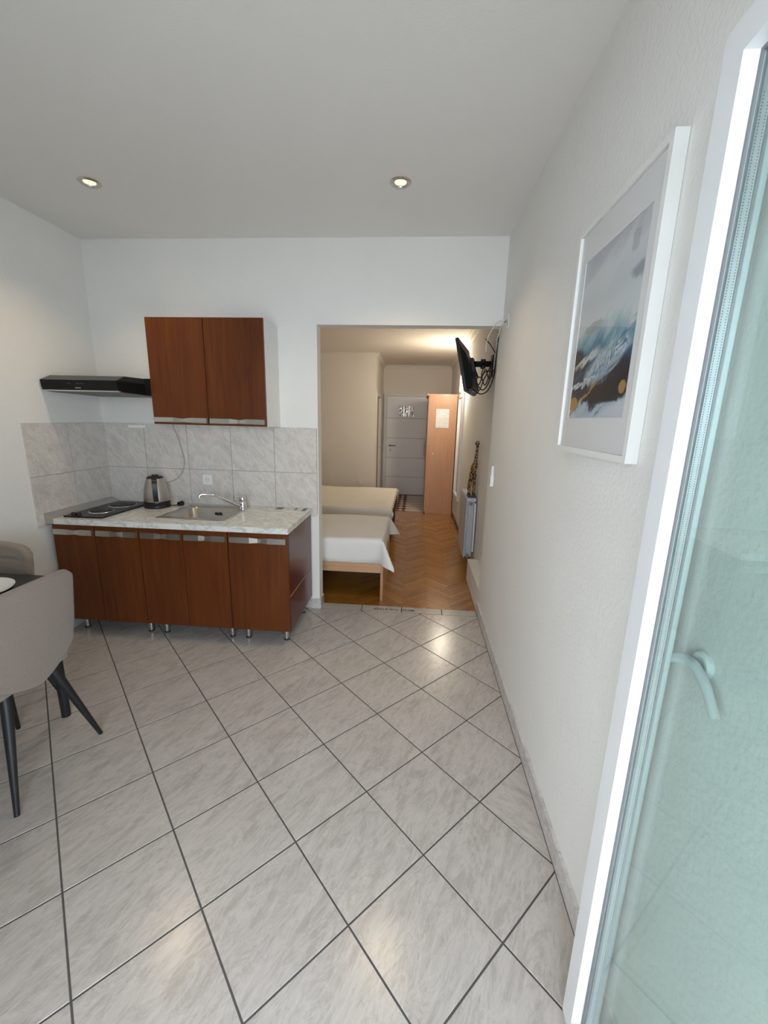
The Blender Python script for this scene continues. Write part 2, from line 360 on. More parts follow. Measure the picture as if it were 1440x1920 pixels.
def struct(name, bm, mat, label, cat='wall', **kw):
    o = obj(name, bm, mat, None, **kw); return tag(o, label, cat, kind='structure')
def bx(*a):
    bm = B(); box(bm, *a); return bm

# ------------------------------------------------------------------ dimensions
XL, XR, YB, CEIL = -2.43, 0.557, 3.076, 2.72
YB2 = 3.185            # bedroom face of the back wall
ZB, BCEIL, XRB = -0.05, 2.60, 0.665
OPX, OPZ = -0.737, 2.172
YP, XE, YF = 7.22, -0.72, 8.76

# ------------------------------------------------------------------ the setting
FL = struct('floor', bx(XL, XR, -0.30, YB2-0.005, -0.12, -0.0012), 'grout', 'grey stone look floor tiles laid diagonally in the kitchen', 'floor')
struct('floor_bedroom', bx(-2.45, XRB+0.02, YB2-0.005, 7.09, -0.15, ZB-0.012), 'brown_trim', 'brown herringbone parquet floor of the bedroom', 'floor')
FE = struct('floor_entry', bx(-2.0, XRB+0.02, 7.09, 9.0, -0.15, ZB-0.002), 'entry_joint', 'pale patterned tile floor in front of the entry door', 'floor')
struct('ceiling', bx(XL-0.1, XR+0.1, -0.30, YB2, CEIL, CEIL+0.1), 'ceiling_paint', 'plain white kitchen ceiling', 'ceiling')
struct('ceiling_bedroom', bx(-2.5, XRB+0.1, YB2, 9.0, BCEIL, BCEIL+0.1), 'cream_paint', 'cream bedroom ceiling', 'ceiling')
struct('wall_left', bx(XL-0.12, XL, -0.30, YB2, -0.12, CEIL), 'wall_paint', 'white kitchen wall on the left behind the table')
struct('wall_right', bx(XR, XR+0.25, -0.30, YB2, -0.12, CEIL), 'wall_paint', 'white textured wall on the right carrying the picture')
bm = B(); box(bm, XL, OPX, YB, YB2, -0.15, CEIL); box(bm, OPX, XR, YB, YB2, OPZ, CEIL)
struct('wall_back', bm, 'wall_paint', 'white kitchen back wall with an open doorway to the bedroom')
bm = B(); box(bm, XL, DOOR_X0, -0.30, -0.02, -0.12, CEIL); box(bm, DOOR_X0, DOOR_X1, -0.30, -0.02, DOOR_Z1, CEIL); box(bm, DOOR_X1, XR, -0.30, -0.02, -0.12, CEIL)
struct('wall_front', bm, 'wall_paint', 'white outer wall around the balcony doorway')
struct('floor_light_bounce', bx(-3.5, 2.5, -1.9, -0.30, -0.2, -0.05), 'balcony_concrete', 'unseen concrete balcony floor added to bounce daylight indoors', 'floor')  # unseen, added to bounce skylight into the room
struct('ceiling_sky_shade', bx(-3.5, 2.5, -2.1, -0.30, 2.42, 2.6), 'balcony_concrete', 'unseen concrete slab added over the balcony to cut high skylight', 'ceiling')  # added out of view, blocks high sky so daylight falls flatter
struct('wall_balcony', bx(-3.5, 2.5, -2.0, -1.9, -0.2, 0.95), 'balcony_concrete', 'low parapet wall of the balcony')
struct('wall_right_bedroom', bx(XRB, XRB+0.2, YB2, 9.0, -0.15, BCEIL), 'wall_paint', 'pale bedroom wall on the right behind the radiator')
struct('wall_left_bedroom', bx(-2.55, -2.45, YB2, 7.3, -0.15, BCEIL), 'cream_paint', 'cream bedroom wall on the far left')
struct('wall_partition', bx(-2.45, XE, YP, YP+0.1, -0.15, BCEIL), 'cream_paint', 'cream bedroom wall behind the beds')
bm = B(); box(bm, XE-0.1, XE, YP+0.1, 7.34, -0.15, BCEIL); box(bm, XE-0.1, XE, 7.34, 8.24, 1.97, BCEIL); box(bm, XE-0.1, XE, 8.24, YF, -0.15, BCEIL)
struct('wall_entry', bm, 'cream_paint', 'cream side wall of the entry with a wooden door frame')
struct('wall_far', bx(-2.0, XRB+0.2, YF, YF+0.12, -0.15, BCEIL), 'cream_paint', 'cream wall at the far end around the entry door')
# low boxed ledge in front of the radiator, white
struct('trim_1', bx(0.566, XRB, YB2, 4.02, ZB, 0.165), 'wall_paint', 'low white boxed ledge at the foot of the bedroom wall', 'trim', bevel=0.008)
# cornices of the bedroom
def cornice(name, axis, a0, a1, c, sgn, label, m0=0, m1=0):
    bm = B(); z = BCEIL
    prof = [(0, z), (0.055, z), (0.055, z-0.012), (0.035, z-0.02), (0.02, z-0.045), (0.012, z-0.062), (0, z-0.062)]
    def P(p, a): return (a, c+p[0]*sgn, p[1]) if axis == 'x' else (c+p[0]*sgn, a, p[1])
    lo = [bm.verts.new(P(p, a0+m0*p[0])) for p in prof]; hi = [bm.verts.new(P(p, a1+m1*p[0])) for p in prof]; n_ = len(prof)
    bm.faces.new(lo[::-1]); bm.faces.new(hi)
    for i in range(n_): bm.faces.new((lo[i], lo[(i+1) % n_], hi[(i+1) % n_], hi[i]))
    struct(name, bm, 'cream_paint', label, 'cornice')
cornice('trim_2', 'x', -2.45, XE, YP, -1, 'cream cornice above the wall behind the beds', 0, 1)
cornice('trim_3', 'y', YP, YF, XE, 1, 'cream cornice above the entry side wall', -1, -1)
cornice('trim_4', 'x', XE, XRB, YF, -1, 'cream cornice above the entry door wall', 1, -1)
cornice('trim_5', 'y', YB2, YF, XRB, -1, 'cream cornice along the right bedroom wall', 0, -1)
struct('baseboard_bedroom', bx(XRB-0.014, XRB, 4.02, 8.75, ZB, 0.005), 'brown_trim', 'thin brown wooden skirting along the right bedroom wall', 'baseboard', bevel=0.003)
# white frame of the balcony doorway
bm = B(); box(bm, DOOR_X0, DOOR_X0+0.06, -0.16, -0.09, 0, DOOR_Z1); box(bm, DOOR_X1-0.06, DOOR_X1, -0.16, -0.09, 0, DOOR_Z1); box(bm, DOOR_X0+0.06, DOOR_X1-0.06, -0.16, -0.09, DOOR_Z1-0.06, DOOR_Z1)
struct('trim_6', bm, 'white_pvc', 'white plastic frame of the balcony doorway', 'door frame', bevel=0.004)

# ------------------------------------------------------------------ kitchen floor tiles (each one its own piece)
def clip(poly, x0, x1, y0, y1):
    def cut(p, ins, isec):
        o = []
        for i in range(len(p)):
            a, b = p[i-1], p[i]
            if ins(b):
                if not ins(a): o.append(isec(a, b))
                o.append(b)
            elif ins(a): o.append(isec(a, b))
        return o
    def ix(x): return lambda a, b: (x, a[1]+(b[1]-a[1])*(x-a[0])/(b[0]-a[0]))
    def iy(y): return lambda a, b: (a[0]+(b[0]-a[0])*(y-a[1])/(b[1]-a[1]), y)
    for ins, isec in ((lambda p: p[0] >= x0, ix(x0)), (lambda p: p[0] <= x1, ix(x1)), (lambda p: p[1] >= y0, iy(y0)), (lambda p: p[1] <= y1, iy(y1))):
        poly = cut(poly, ins, isec)
        if len(poly) < 3: return []
    return poly
def area(p): return abs(sum(p[i-1][0]*p[i][1]-p[i][0]*p[i-1][1] for i in range(len(p))))/2
T = 0.333; OX, OY = -0.385, 1.654; c45 = math.cos(PI/4)
def corner(a, b): return (OX + T*((a-4)*c45 + (b-4)*c45), OY + T*((a-4)*c45 - (b-4)*c45))
J = 0.0048
def slab(name, poly, z0, z1, mat, parent, bev=0.0015, rot=0.0):
    cx = sum(p[0] for p in poly)/len(poly); cy = sum(p[1] for p in poly)/len(poly)
    cr, sr = math.cos(-rot), math.sin(-rot)
    q = [((p[0]-cx)*cr-(p[1]-cy)*sr, (p[0]-cx)*sr+(p[1]-cy)*cr) for p in poly]
    bm = B(); prism(bm, q, 'z', z0, z1)
    bmesh.ops.bevel(bm, geom=[e for e in bm.edges if all(v.co.z > z1-1e-5 for v in e.verts)], offset=bev, segments=1, affect='EDGES')
    bmesh.ops.recalc_face_normals(bm, faces=bm.faces[:])
    me = bpy.data.meshes.new(name); bm.to_mesh(me); bm.free(); me.materials.append(MATS[mat])
    o = bpy.data.objects.new(name, me); C.objects.link(o); o.parent = parent
    o.location = (cx, cy, 0); o.rotation_euler = (0, 0, rot); return o
for a in range(-8, 16):
    for b in range(-8, 16):
        j = J/2/T
        q = [corner(a+j, b+j), corner(a+1-j, b+j), corner(a+1-j, b+1-j), corner(a+j, b+1-j)]
        q = clip(q, XL+0.002, XR-0.013, -0.30, YB+0.002)
        if len(q) < 3 or area(q) < 0.0006: continue
        turn = {(5, 6): 1.35}.get((a, b), random.choice([0, 0, 0, 0, 0, PI]) if True else 0)
        slab('floor_tile', q, -0.004, 0.0, 'floor_tile_stone', FL, 0.0015, turn)
TJ = [OPX, -0.396, -0.066, 0.262, XR-0.013]
for x0, x1 in zip(TJ, TJ[1:]):
    slab('threshold_tile', [(x0+0.003, YB+0.006), (x1-0.003, YB+0.006), (x1-0.003, YB2-0.006), (x0+0.003, YB2-0.006)], -0.004, 0.0, 'floor_tile_stone', FL, 0.0015, PI/2*random.choice((0, 2)))

# ------------------------------------------------------------------ bedroom parquet (herringbone)
FB = bpy.data.objects['floor_bedroom']
L, Wd = 0.30, 0.05
planks = []
n = int(L/Wd)
for i in range(-60, 60):
    for k in range(-14, 14):
        # herringbone lattice: horizontal plank at (i*W + k*2L... ) built in a 45 degree frame
        for kind in (0, 1):
            if kind == 0: x, y = i*Wd + k*L*2*1.0, i*Wd; r_ = [(x, y), (x+L, y), (x+L, y+Wd), (x, y+Wd)]
            else: x, y = i*Wd + k*L*2*1.0 + L, i*Wd + Wd - L + 0.0; r_ = [(x, y), (x+Wd, y), (x+Wd, y+L), (x, y+L)]
            planks.append((kind, r_))
shown = []
for kind, r_ in planks:
    q = []
    for (x, y) in r_:
        g = 0.0006
        q.append(((x-y)*c45 - 0.05, (x+y)*c45 + 5.0))
    cxq = sum(p[0] for p in q)/4; cyq = sum(p[1] for p in q)/4
    q = [(cxq+(p[0]-cxq)*0.992, cyq+(p[1]-cyq)*0.992) for p in q]
    q = clip(q, -0.95, XRB-0.002, YB2+0.0, 7.088)
    if len(q) < 3 or area(q) < 0.0004: continue
    shown.append((cyq, kind, q))
shown.sort(key=lambda s: s[0])
seen = set(); uniq = []
for s in shown:
    key = tuple(sorted((round(p[0], 3), round(p[1], 3)) for p in s[2]))
    if key in seen: continue
    seen.add(key); uniq.append(s)
near = [s for s in uniq if sum(p[0] for p in s[2])/len(s[2]) > -0.42][:300]
near_ids = set(id(s) for s in near)
for s in near:
    slab('parquet_plank', s[2], ZB-0.010, ZB, 'parquet_oak', FB, 0.0008, PI/4 if s[1] == 0 else 3*PI/4)
bm = B()
for s in uniq:
    if id(s) in near_ids: continue
    prism(bm, s[2], 'z', ZB-0.010, ZB)
o = obj('parquet_field', bm, 'parquet_oak', FB); o['kind'] = 'stuff'

k = 0
while 7.10+0.21*k < 8.70:
    y0 = 7.10+0.21*k; y1 = y0+0.21; ym = y0+0.105; e = 0.014; k += 1
    slab('entry_tile', [(-0.715, y0+e), (-0.345, y0+e), (-0.305, ym), (-0.345, y1-e), (-0.715, y1-e)], ZB-0.002, ZB, 'entry_tile_stone', FE, 0.001)
    slab('entry_tile', [(0.40, y0+e), (0.40, y1-e), (-0.135, y1-e), (-0.175, ym), (-0.135, y0+e)], ZB-0.002, ZB, 'entry_tile_stone', FE, 0.001)
    slab('entry_tile', [(-0.290, ym), (-0.240, ym-0.105+e), (-0.190, ym), (-0.240, ym+0.105-e)], ZB-0.002, ZB, 'entry_tile_stone', FE, 0.001)

# ------------------------------------------------------------------ wall tiles and skirting
def slab_y(name, x0, x1, z0, z1, y, t, mat, parent):     # tile on a wall that faces -y
    bm = B(); box(bm, x0, x1, y-t, y, z0, z1)
    return obj(name, bm, mat, parent, bevel=0.0012, seg=1, smooth=False, loc=((x0+x1)/2, y, (z0+z1)/2))
def slab_x(name, y0, y1, z0, z1, x, t, mat, parent):     # tile on a wall; t signed along x
    bm = B(); box(bm, min(x, x+t), max(x, x+t), y0, y1, z0, z1)
    return obj(name, bm, mat, parent, bevel=0.0012, seg=1, smooth=False, loc=(x, (y0+y1)/2, (z0+z1)/2))
WB = bpy.data.objects['wall_back']; WL = bpy.data.objects['wall_left']; WR = bpy.data.objects['wall_right']
obj('tile_bed', bx(XL, OPX-0.008, YB-0.006, YB, 0.80, 1.452), 'wall_grout', WB)
obj('tile_bed', bx(XL, XL+0.006, 2.395, YB, 0.79, 1.452), 'wall_grout', WL)
xs = [-2.428, -2.100, -1.757, -1.412, -1.073, -0.745]; g = 0.0018
for x0, x1 in zip(xs, xs[1:]):
    for z0, z1 in ((0.775, 1.115), (1.115, 1.455)):
        slab_y('wall_tile', x0+g, x1-g, z0+g, z1-g, YB, 0.009, 'wall_tile_stone', WB)
for y0, y1 in ((2.392, 2.728), (2.728, YB-0.009)):
    for z0, z1 in ((0.785, 1.115), (1.115, 1.453)):
        slab_x('wall_tile', y0+g, y1-g, z0+g, z1-g, XL, 0.009, 'side_tile_stone', WL)
BR = struct('baseboard_right', bx(XR-0.008, XR, 0.0, YB2, 0, 0.080), 'wall_grout', 'grey stone look tile skirting along the right wall', 'baseboard')
y = YB2-0.002
while y > 0.1:
    y0 = max(y-0.335, 0.05)
    slab_x('skirting_tile', y0+0.001, y-0.001, 0.001, 0.083, XR, -0.012, 'skirting_stone', BR); y = y0
BJ = struct('baseboard_back', bx(-0.80, OPX, YB-0.010, YB, 0, 0.083), 'skirting_stone', 'grey tile skirting at the foot of the doorway jamb', 'baseboard', bevel=0.001)
obj('skirting_tile', bx(OPX, OPX+0.011, YB-0.010, YB2-0.004, 0.001, 0.083), 'skirting_stone', BJ, bevel=0.001)
obj('skirting_tile', bx(XL, -0.801, YB-0.010, YB, 0.001, 0.083), 'skirting_stone', BJ, bevel=0.001)
obj('skirting_tile', bx(XL, XL+0.010, 0.0, YB-0.011, 0.001, 0.083), 'skirting_stone', BJ, bevel=0.001)

# ------------------------------------------------------------------ base cabinets
YD = 2.470; ZT = 0.842
def handle(bm, x0, x1, z0, z1, y):
    """thin aluminium strip, pinched to a bow tie in the middle"""
    w = x1-x0; cols = [(0, 1, 1, 0), (0.36, 1, 1, 0), (0.5, 0.66, 0.90, 0.008), (0.55, 0.66, 0.90, 0.008), (0.68, 1, 1, 0), (1, 1, 1, 0)]
    zc = (z0+z1)/2; h = (z1-z0)/2; rows = []
    for f, hu, hl, dy in cols:
        x = x0+f*w; up_, lo_ = zc+h*hu, zc-h*hl
        rows.append([bm.verts.new(p) for p in ((x, y+dy, lo_), (x, y+dy-0.003, lo_+0.004), (x, y+dy, up_), (x, y+0.014, up_), (x, y+0.014, lo_))])
    for a, b in zip(rows, rows[1:]):
        for k in range(5): bm.faces.new((a[k], a[(k+1) % 5], b[(k+1) % 5], b[k]))
    bm.faces.new(rows[0]); bm.faces.new(rows[-1][::-1])
def base_cabinet(x0, x1, splits, label, right_side=False):
    t = thing('base_cabinet', ((x0+x1)/2, 2.76, 0), label, 'cabinet', 'kitchen base cabinets')
    zb, zt = 0.112, 0.803
    bm = B()
    box(bm, x0+0.002, x0+0.018, YD+0.020, 3.055, zb, zt); box(bm, x1-0.018, x1-0.002, YD+0.020, 3.055, zb, zt)
    box(bm, x0+0.018, x1-0.018, YD+0.020, 3.055, zb, zb+0.018); box(bm, x0+0.018, x1-0.018, 3.043, 3.055, zb+0.018, zt); box(bm, x0+0.018, x1-0.018, YD+0.022, YD+0.12, zt-0.018, zt)
    obj('carcass', bm, 'side_veneer', t)
    for a, b in zip(splits, splits[1:]):
        d = obj('door', bx(a+0.002, b-0.002, YD, YD+0.018, zb, zt-0.002), 'cabinet_veneer', t, bevel=0.002, loc=((a+b)/2, YD, (zb+zt)/2))
        bm = B(); handle(bm, a+0.014, b-0.014, 0.727, 0.766, YD-0.011)
        obj('handle', bm, 'aluminium', d)
    if right_side:
        obj('side_panel', bx(x1-0.001, x1+0.010, YD+0.019, 3.055, 0.362, zt), 'side_veneer', t, bevel=0.001)
        obj('side_panel', bx(x1-0.001, x1+0.010, YD+0.019, 3.055, zb, 0.358), 'side_veneer', t, bevel=0.001)
        obj('edge_strip', bx(x1-0.001, x1+0.0115, YD+0.019, 2.89, 0.358, 0.362), 'beech', t)
    for lx in (x0+0.068, x1-0.048):
        for ly in (2.565, 2.985):
            lg = B(); cyl(lg, (lx, ly, 0.012), (lx, ly, zb), 0.0165, 0.0165, 20); l_ = obj('leg', lg, 'aluminium', t, smooth=True)
            f_ = B(); cyl(f_, (lx, ly, 0.0), (lx, ly, 0.012), 0.019, 0.0185, 20); obj('foot', f_, 'rubber', l_, smooth=True)
    return t
base_cabinet(-2.405, -1.802, [-2.405, -2.108, -1.802], 'dark red brown two-door base cabinet under the black hob')
base_cabinet(-1.800, -1.198, [-1.800, -1.501, -1.198], 'red brown two-door base cabinet under the steel sink')
base_cabinet(-1.196, -0.806, [-1.196, -0.796], 'narrow red brown single-door base cabinet beside the doorway', True)

# ------------------------------------------------------------------ worktops
bm = B(); box(bm, -2.360, -1.747, 2.440, YB-0.010, 0.805, ZT)
tag(obj('worktop', bm, 'marble_laminate', None, bevel=0.004, loc=(-2.05, 2.75, 0.805)), 'white marbled worktop section holding the black hob', 'worktop', 'marbled worktops')
bm = B(); hx0, hx1, hy0, hy1 = -1.700, -1.275, 2.600, 2.955
xs_ = [-1.744, hx0, hx1, -0.785]; ys_ = [2.440, hy0, hy1, YB-0.010]
vg = {}
for i, x in enumerate(xs_):
    for j_, y in enumerate(ys_):
        for k, z in enumerate((0.805, ZT)): vg[i, j_, k] = bm.verts.new((x, y, z))
for i in range(3):
    for j_ in range(3):
        if (i, j_) == (1, 1): continue
        bm.faces.new([vg[i, j_, 1], vg[i+1, j_, 1], vg[i+1, j_+1, 1], vg[i, j_+1, 1]]); bm.faces.new([vg[i, j_+1, 0], vg[i+1, j_+1, 0], vg[i+1, j_, 0], vg[i, j_, 0]])
def wallq(a, b): bm.faces.new([vg[a[0], a[1], 0], vg[b[0], b[1], 0], vg[b[0], b[1], 1], vg[a[0], a[1], 1]])
for i in range(3): wallq((i, 0), (i+1, 0)); wallq((i+1, 3), (i, 3)); wallq((0, i+1), (0, i)); wallq((3, i), (3, i+1))
wallq((2, 1), (1, 1)); wallq((1, 2), (2, 2)); wallq((1, 1), (1, 2)); wallq((2, 2), (2, 1))
tag(obj('worktop', bm, 'marble_laminate', None, bevel=0.004, loc=(-1.25, 2.75, 0.805)), 'white marbled worktop section holding the steel sink', 'worktop', 'marbled worktops')
bm = B(); prism(bm, [(-2.362, 0.806), (-2.362, 0.845), (-2.419, 0.874), (-2.4205, 0.874), (-2.4205, 0.806)], 'y', 2.440, YB-0.010)
tag(obj('worktop_upstand', bm, 'aluminium', None, bevel=0.001, seg=1), 'sloping grey sealing strip between the hob worktop and the left wall', 'sealing strip')

# ------------------------------------------------------------------ hob
t = thing('electric_hob', (-2.19, 2.75, ZT), 'black two-plate electric hob set in the worktop', 'hob')
obj('plate', bx(-2.325, -2.055, 2.485, 3.000, ZT+0.0005, ZT+0.010), 'black_enamel', t, bevel=0.003)
def hotplate(x, y, r):
    bm = B(); lathe(bm, [(0, 0.024), (r*0.25, 0.024), (r*0.28, 0.021), (r*0.92, 0.022), (r*0.97, 0.020), (r*0.98, 0.010), (0, 0.010)], (x, y, ZT), 36)
    h = obj('hotplate', bm, 'black_metal', t, smooth=True)
    bm = B(); lathe(bm, [(r*0.985, 0.010), (r*0.985, 0.0165), (r*1.05, 0.0155), (r*1.09, 0.010)], (x, y, ZT), 36); obj('trim_ring', bm, 'steel', h, smooth=True)
hotplate(-2.185, 2.650, 0.072); hotplate(-2.185, 2.865, 0.088)
for x in (-2.285, -2.25):
    bm = B(); lathe(bm, [(0, 0.026), (0.012, 0.026), (0.015, 0.023), (0.016, 0.010)], (x, 2.525, ZT), 18); obj('control_knob', bm, 'black_plastic', t, smooth=True)

# ------------------------------------------------------------------ sink and tap
t = thing('steel_sink', (-1.49, 2.78, ZT), 'stainless steel inset sink in the marbled worktop', 'sink')
def rrect(x0, x1, y0, y1, r, n=5):
    pts = []
    for cx, cy, a in ((x1-r, y1-r, 0), (x0+r, y1-r, 90), (x0+r, y0+r, 180), (x1-r, y0+r, 270)):
        for k in range(n+1):
            q = math.radians(a+90*k/n); pts.append((cx+r*math.cos(q), cy+r*math.sin(q)))
    return pts
def loft(bm, loops, cap=False):
    rings = [[bm.verts.new(p) for p in l] for l in loops]; n = len(rings[0])
    for a, b in zip(rings, rings[1:]):
        for k in range(n): bm.faces.new((a[k], a[(k+1) % n], b[(k+1) % n], b[k]))
    if cap: bm.faces.new(rings[-1])
    return rings
lp = lambda r, z: [(p[0], p[1], z) for p in r]
bm = B()
loft(bm, [lp(rrect(-1.738, -1.253, 2.562, 3.000, 0.012), ZT+0.0005), lp(rrect(-1.736, -1.255, 2.564, 2.998, 0.012), ZT+0.006), lp(rrect(-1.722, -1.269, 2.578, 2.984, 0.02), ZT+0.0045),
          lp(rrect(-1.690, -1.285, 2.610, 2.945, 0.05), ZT+0.003), lp(rrect(-1.682, -1.293, 2.618, 2.937, 0.05), ZT-0.006), lp(rrect(-1.672, -1.303, 2.628, 2.927, 0.05), ZT-0.12), lp(rrect(-1.652, -1.323, 2.648, 2.907, 0.04), ZT-0.145), lp(rrect(-1.51, -1.46, 2.76, 2.80, 0.019), ZT-0.150)], True)
obj('basin', bm, 'brushed_steel', t, smooth=50)
bm = B(); lathe(bm, [(0.0, 0.004), (0.03, 0.004), (0.036, 0.0)], (-1.485, 2.78, ZT-0.149), 24); obj('drain', bm, 'chrome', t, smooth=True)
for x in (-1.492, -1.462):
    obj('overflow_slot', bx(x-0.009, x+0.009, 2.921, 2.934, ZT-0.050, ZT-0.032), 'rubber', t, bevel=0.002)
t = thing('mixer_tap', (-1.283, 2.93, ZT+0.004), 'chrome single-lever mixer tap with a long spout over the sink', 'tap')
bm = B(); lathe(bm, [(0, 0.001), (0.030, 0.001), (0.030, 0.006), (0.026, 0.012), (0.024, 0.035), (0.026, 0.052), (0.021, 0.060), (0.0, 0.060)], (-1.283, 2.93, ZT+0.004), 28); obj('body', bm, 'chrome', t, smooth=True)
bm = B(); lathe(bm, [(0.0, 0.060), (0.022, 0.0605), (0.025, 0.070), (0.022, 0.092), (0.014, 0.104), (0, 0.106)], (-1.283, 2.93, ZT+0.004), 28); hd = obj('cartridge_cap', bm, 'chrome', t, smooth=True)
bm = B(); tube(bm, smooth_pts([(-1.283, 2.925, ZT+0.092), (-1.305, 2.90, ZT+0.104), (-1.325, 2.875, ZT+0.100)], 5), [0.010]*6+[0.008]*5, 12); obj('lever', bm, 'chrome', hd, smooth=True)
bm = B(); tube(bm, smooth_pts([(-1.290, 2.925, ZT+0.022), (-1.330, 2.90, ZT+0.045), (-1.410, 2.84, ZT+0.103), (-1.460, 2.805, ZT+0.127), (-1.510, 2.775, ZT+0.133), (-1.525, 2.765, ZT+0.122), (-1.527, 2.763, ZT+0.108)], 6), 0.0105, 14); obj('spout', bm, 'chrome', t, smooth=True)

# ------------------------------------------------------------------ kettle and plug
KX, KY = -1.935, 2.90
t = thing('electric_kettle', (KX, KY, ZT), 'brushed steel electric kettle with black handle beside the hob', 'kettle')
bm = B(); lathe(bm, [(0, 0), (0.088, 0), (0.090, 0.006), (0.090, 0.020), (0.086, 0.026), (0, 0.026)], (KX, KY, ZT), 36); obj('power_base', bm, 'black_plastic', t, smooth=True)
bm = B(); lathe(bm, [(0.0, 0.027), (0.086, 0.027), (0.088, 0.045), (0.087, 0.075), (0.083, 0.12), (0.075, 0.165), (0.063, 0.205), (0.055, 0.222), (0.0, 0.222)], (KX, KY, ZT), 40); obj('body', bm, 'brushed_steel', t, smooth=True)
bm = B(); lathe(bm, [(0.0870, 0.027), (0.0895, 0.030), (0.0895, 0.046), (0.0880, 0.050)], (KX, KY, ZT), 40); obj('base_ring', bm, 'black_plastic', t, smooth=True)
bm = B(); lathe(bm, [(0.0, 0.246), (0.018, 0.246), (0.024, 0.238), (0.045, 0.234), (0.056, 0.226), (0.0565, 0.220), (0.0, 0.220)], (KX, KY, ZT), 36); lid = obj('lid', bm, 'black_plastic', t, smooth=True)
bm = B(); lathe(bm, [(0.0, 0.250), (0.008, 0.249), (0.012, 0.245)], (KX, KY, ZT), 18); obj('knob', bm, 'chrome', lid, smooth=True)
hx, hy = 0.50, -0.866   # the handle points at the room
bm = B()
hp = [(0.050, 0.222), (0.085, 0.228), (0.110, 0.205), (0.118, 0.150), (0.112, 0.090), (0.098, 0.060), (0.080, 0.052)]
rows = []
for r_, z in [tuple(p) for p in [(q.x, q.y) for q in smooth_pts([(a, b, 0) for a, b in hp], 5)]]:
    c_ = Vector((KX+hx*r_, KY+hy*r_, ZT+z)); s_ = Vector((-hy, hx, 0))*0.017; d_ = Vector((hx, hy, 0))*0.008
    rows.append([c_-s_-d_, c_+s_-d_, c_+s_+d_, c_-s_+d_])
loft(bm, rows, True)
obj('handle', bm, 'black_plastic', t, smooth=50)
bm = B(); tube(bm, smooth_pts([(KX+0.085, KY+0.02, ZT+0.010), (KX+0.11, KY+0.05, ZT+0.006), (KX+0.135, KY+0.055, ZT+0.010)], 6), 0.004, 8)
cyl(bm, (KX+0.132, KY+0.055, ZT+0.016), (KX+0.168, KY+0.048, ZT+0.024), 0.015, 0.020, 16); obj('cord_plug', bm, 'black_plastic', t, smooth=True)

# hanging grey cord from under the wall cabinet
bm = B(); tube(bm, smooth_pts([(-1.85, 3.045, 1.462), (-1.842, 3.052, 1.42), (-1.815, 3.055, 1.325), (-1.788, 3.056, 1.20), (-1.800, 3.056, 1.110), (-1.855, 3.054, 1.040), (-1.93, 3.052, 1.008), (-1.965, 3.050, 1.004)], 7), 0.0042, 8)
tag(obj('hanging_cable', bm, 'grey_cord', None, smooth=True), 'thin grey cord hanging in a curve from the wall cabinet to the kettle', 'cord')

# socket on the tiles
def socket(name, c, nrm, label, cat='socket', sz=0.037):
    """square plate with a round recessed outlet; nrm 'y' faces -y"""
    t = thing(name, c, label, cat)
    x, y, z = c
    bm = B(); box(bm, x-sz, x+sz, y-0.010, y, z-sz, z+sz); obj('cover_plate', bm, 'white_plastic', t, bevel=0.004, seg=3)
    bm = B(); n_ = 24
    prof = [(0.024, -0.0105), (0.0225, -0.0125), (0.020, -0.0120), (0.019, -0.0105), (0.0, -0.0102)]
    rings = [[bm.verts.new((x+r*math.cos(2*PI*k/n_), y+d, z+r*math.sin(2*PI*k/n_))) for k in range(n_)] if r > 0 else None for r, d in prof]
    for a, b in zip(rings[:-2], rings[1:-1]):
        for k in range(n_): bm.faces.new((a[k], a[(k+1) % n_], b[(k+1) % n_], b[k]))
    bm.faces.new(rings[-2]); obj('outlet', bm, 'frame_white', t, smooth=True)
    for dx in (-0.0095, 0.0095):
        bm = B(); cyl(bm, (x+dx, y-0.0107, z), (x+dx, y-0.0125, z), 0.0028, 0.0028, 10); obj('pin_hole', bm, 'rubber', t)
    for dz in (-0.0165, 0.0165): obj('earth_clip', bx(x-0.004, x+0.004, y-0.0135, y-0.0107, z+dz-0.002, z+dz+0.002), 'aluminium', t)
    return t
socket('power_socket', (-1.612, YB-0.009, 1.037), 'y', 'white power socket on the tiled wall above the sink')
# white sticker on the tile edge by the hood
t = obj('tile_sticker', bx(-2.220, -2.083, YB-0.0105, YB-0.0092, 1.421, 1.441), 'white_plastic', None); tag(t, 'small white label strip stuck high on the tiles under the hood', 'sticker')
# dark print label at the far right of the worktop
t = thing('worktop_label', (-0.93, 3.00, ZT), 'dark teal printed label pieces lying at the back right of the worktop', 'label')
for x0, x1, y0, y1 in ((-1.050, -1.000, 2.975, 3.045), (-0.905, -0.890, 2.965, 3.045), (-0.845, -0.815, 2.950, 3.050)):
    obj('print', bx(x0, x1, y0, y1, ZT+0.0003, ZT+0.0012), 'label_teal', t)
obj('film', bx(-1.06, -0.80, 2.945, 3.055, ZT+0.0000, ZT+0.0004), 'marble_laminate', t)

# ------------------------------------------------------------------ wall cabinet
YU = 2.785
t = thing('wall_cabinet', (-1.42, 2.93, 1.46), 'white wall cabinet with two red brown veneer doors', 'cabinet')
obj('carcass', bx(-1.822, -1.022, YU+0.019, YB-0.001, 1.458, 2.155), 'white_lacquer', t, bevel=0.0015)
for a, b in ((-1.823, -1.429), (-1.426, -1.022)):
    d = obj('door', bx(a+0.001, b-0.001, YU, YU+0.018, 1.460, 2.150), 'cabinet_veneer', t, bevel=0.002, loc=((a+b)/2, YU, 1.8))
    bm = B(); handle(bm, a+0.010, b-0.010, 1.473, 1.507, YU-0.011); obj('handle', bm, 'aluminium', d)
for z in (1.98, 1.63):
    bm = B(); cyl(bm, (-1.0225, 2.86, z), (-1.021, 2.86, z), 0.004, 0.004, 10); obj('screw_cap', bm, 'grey_cord', t)

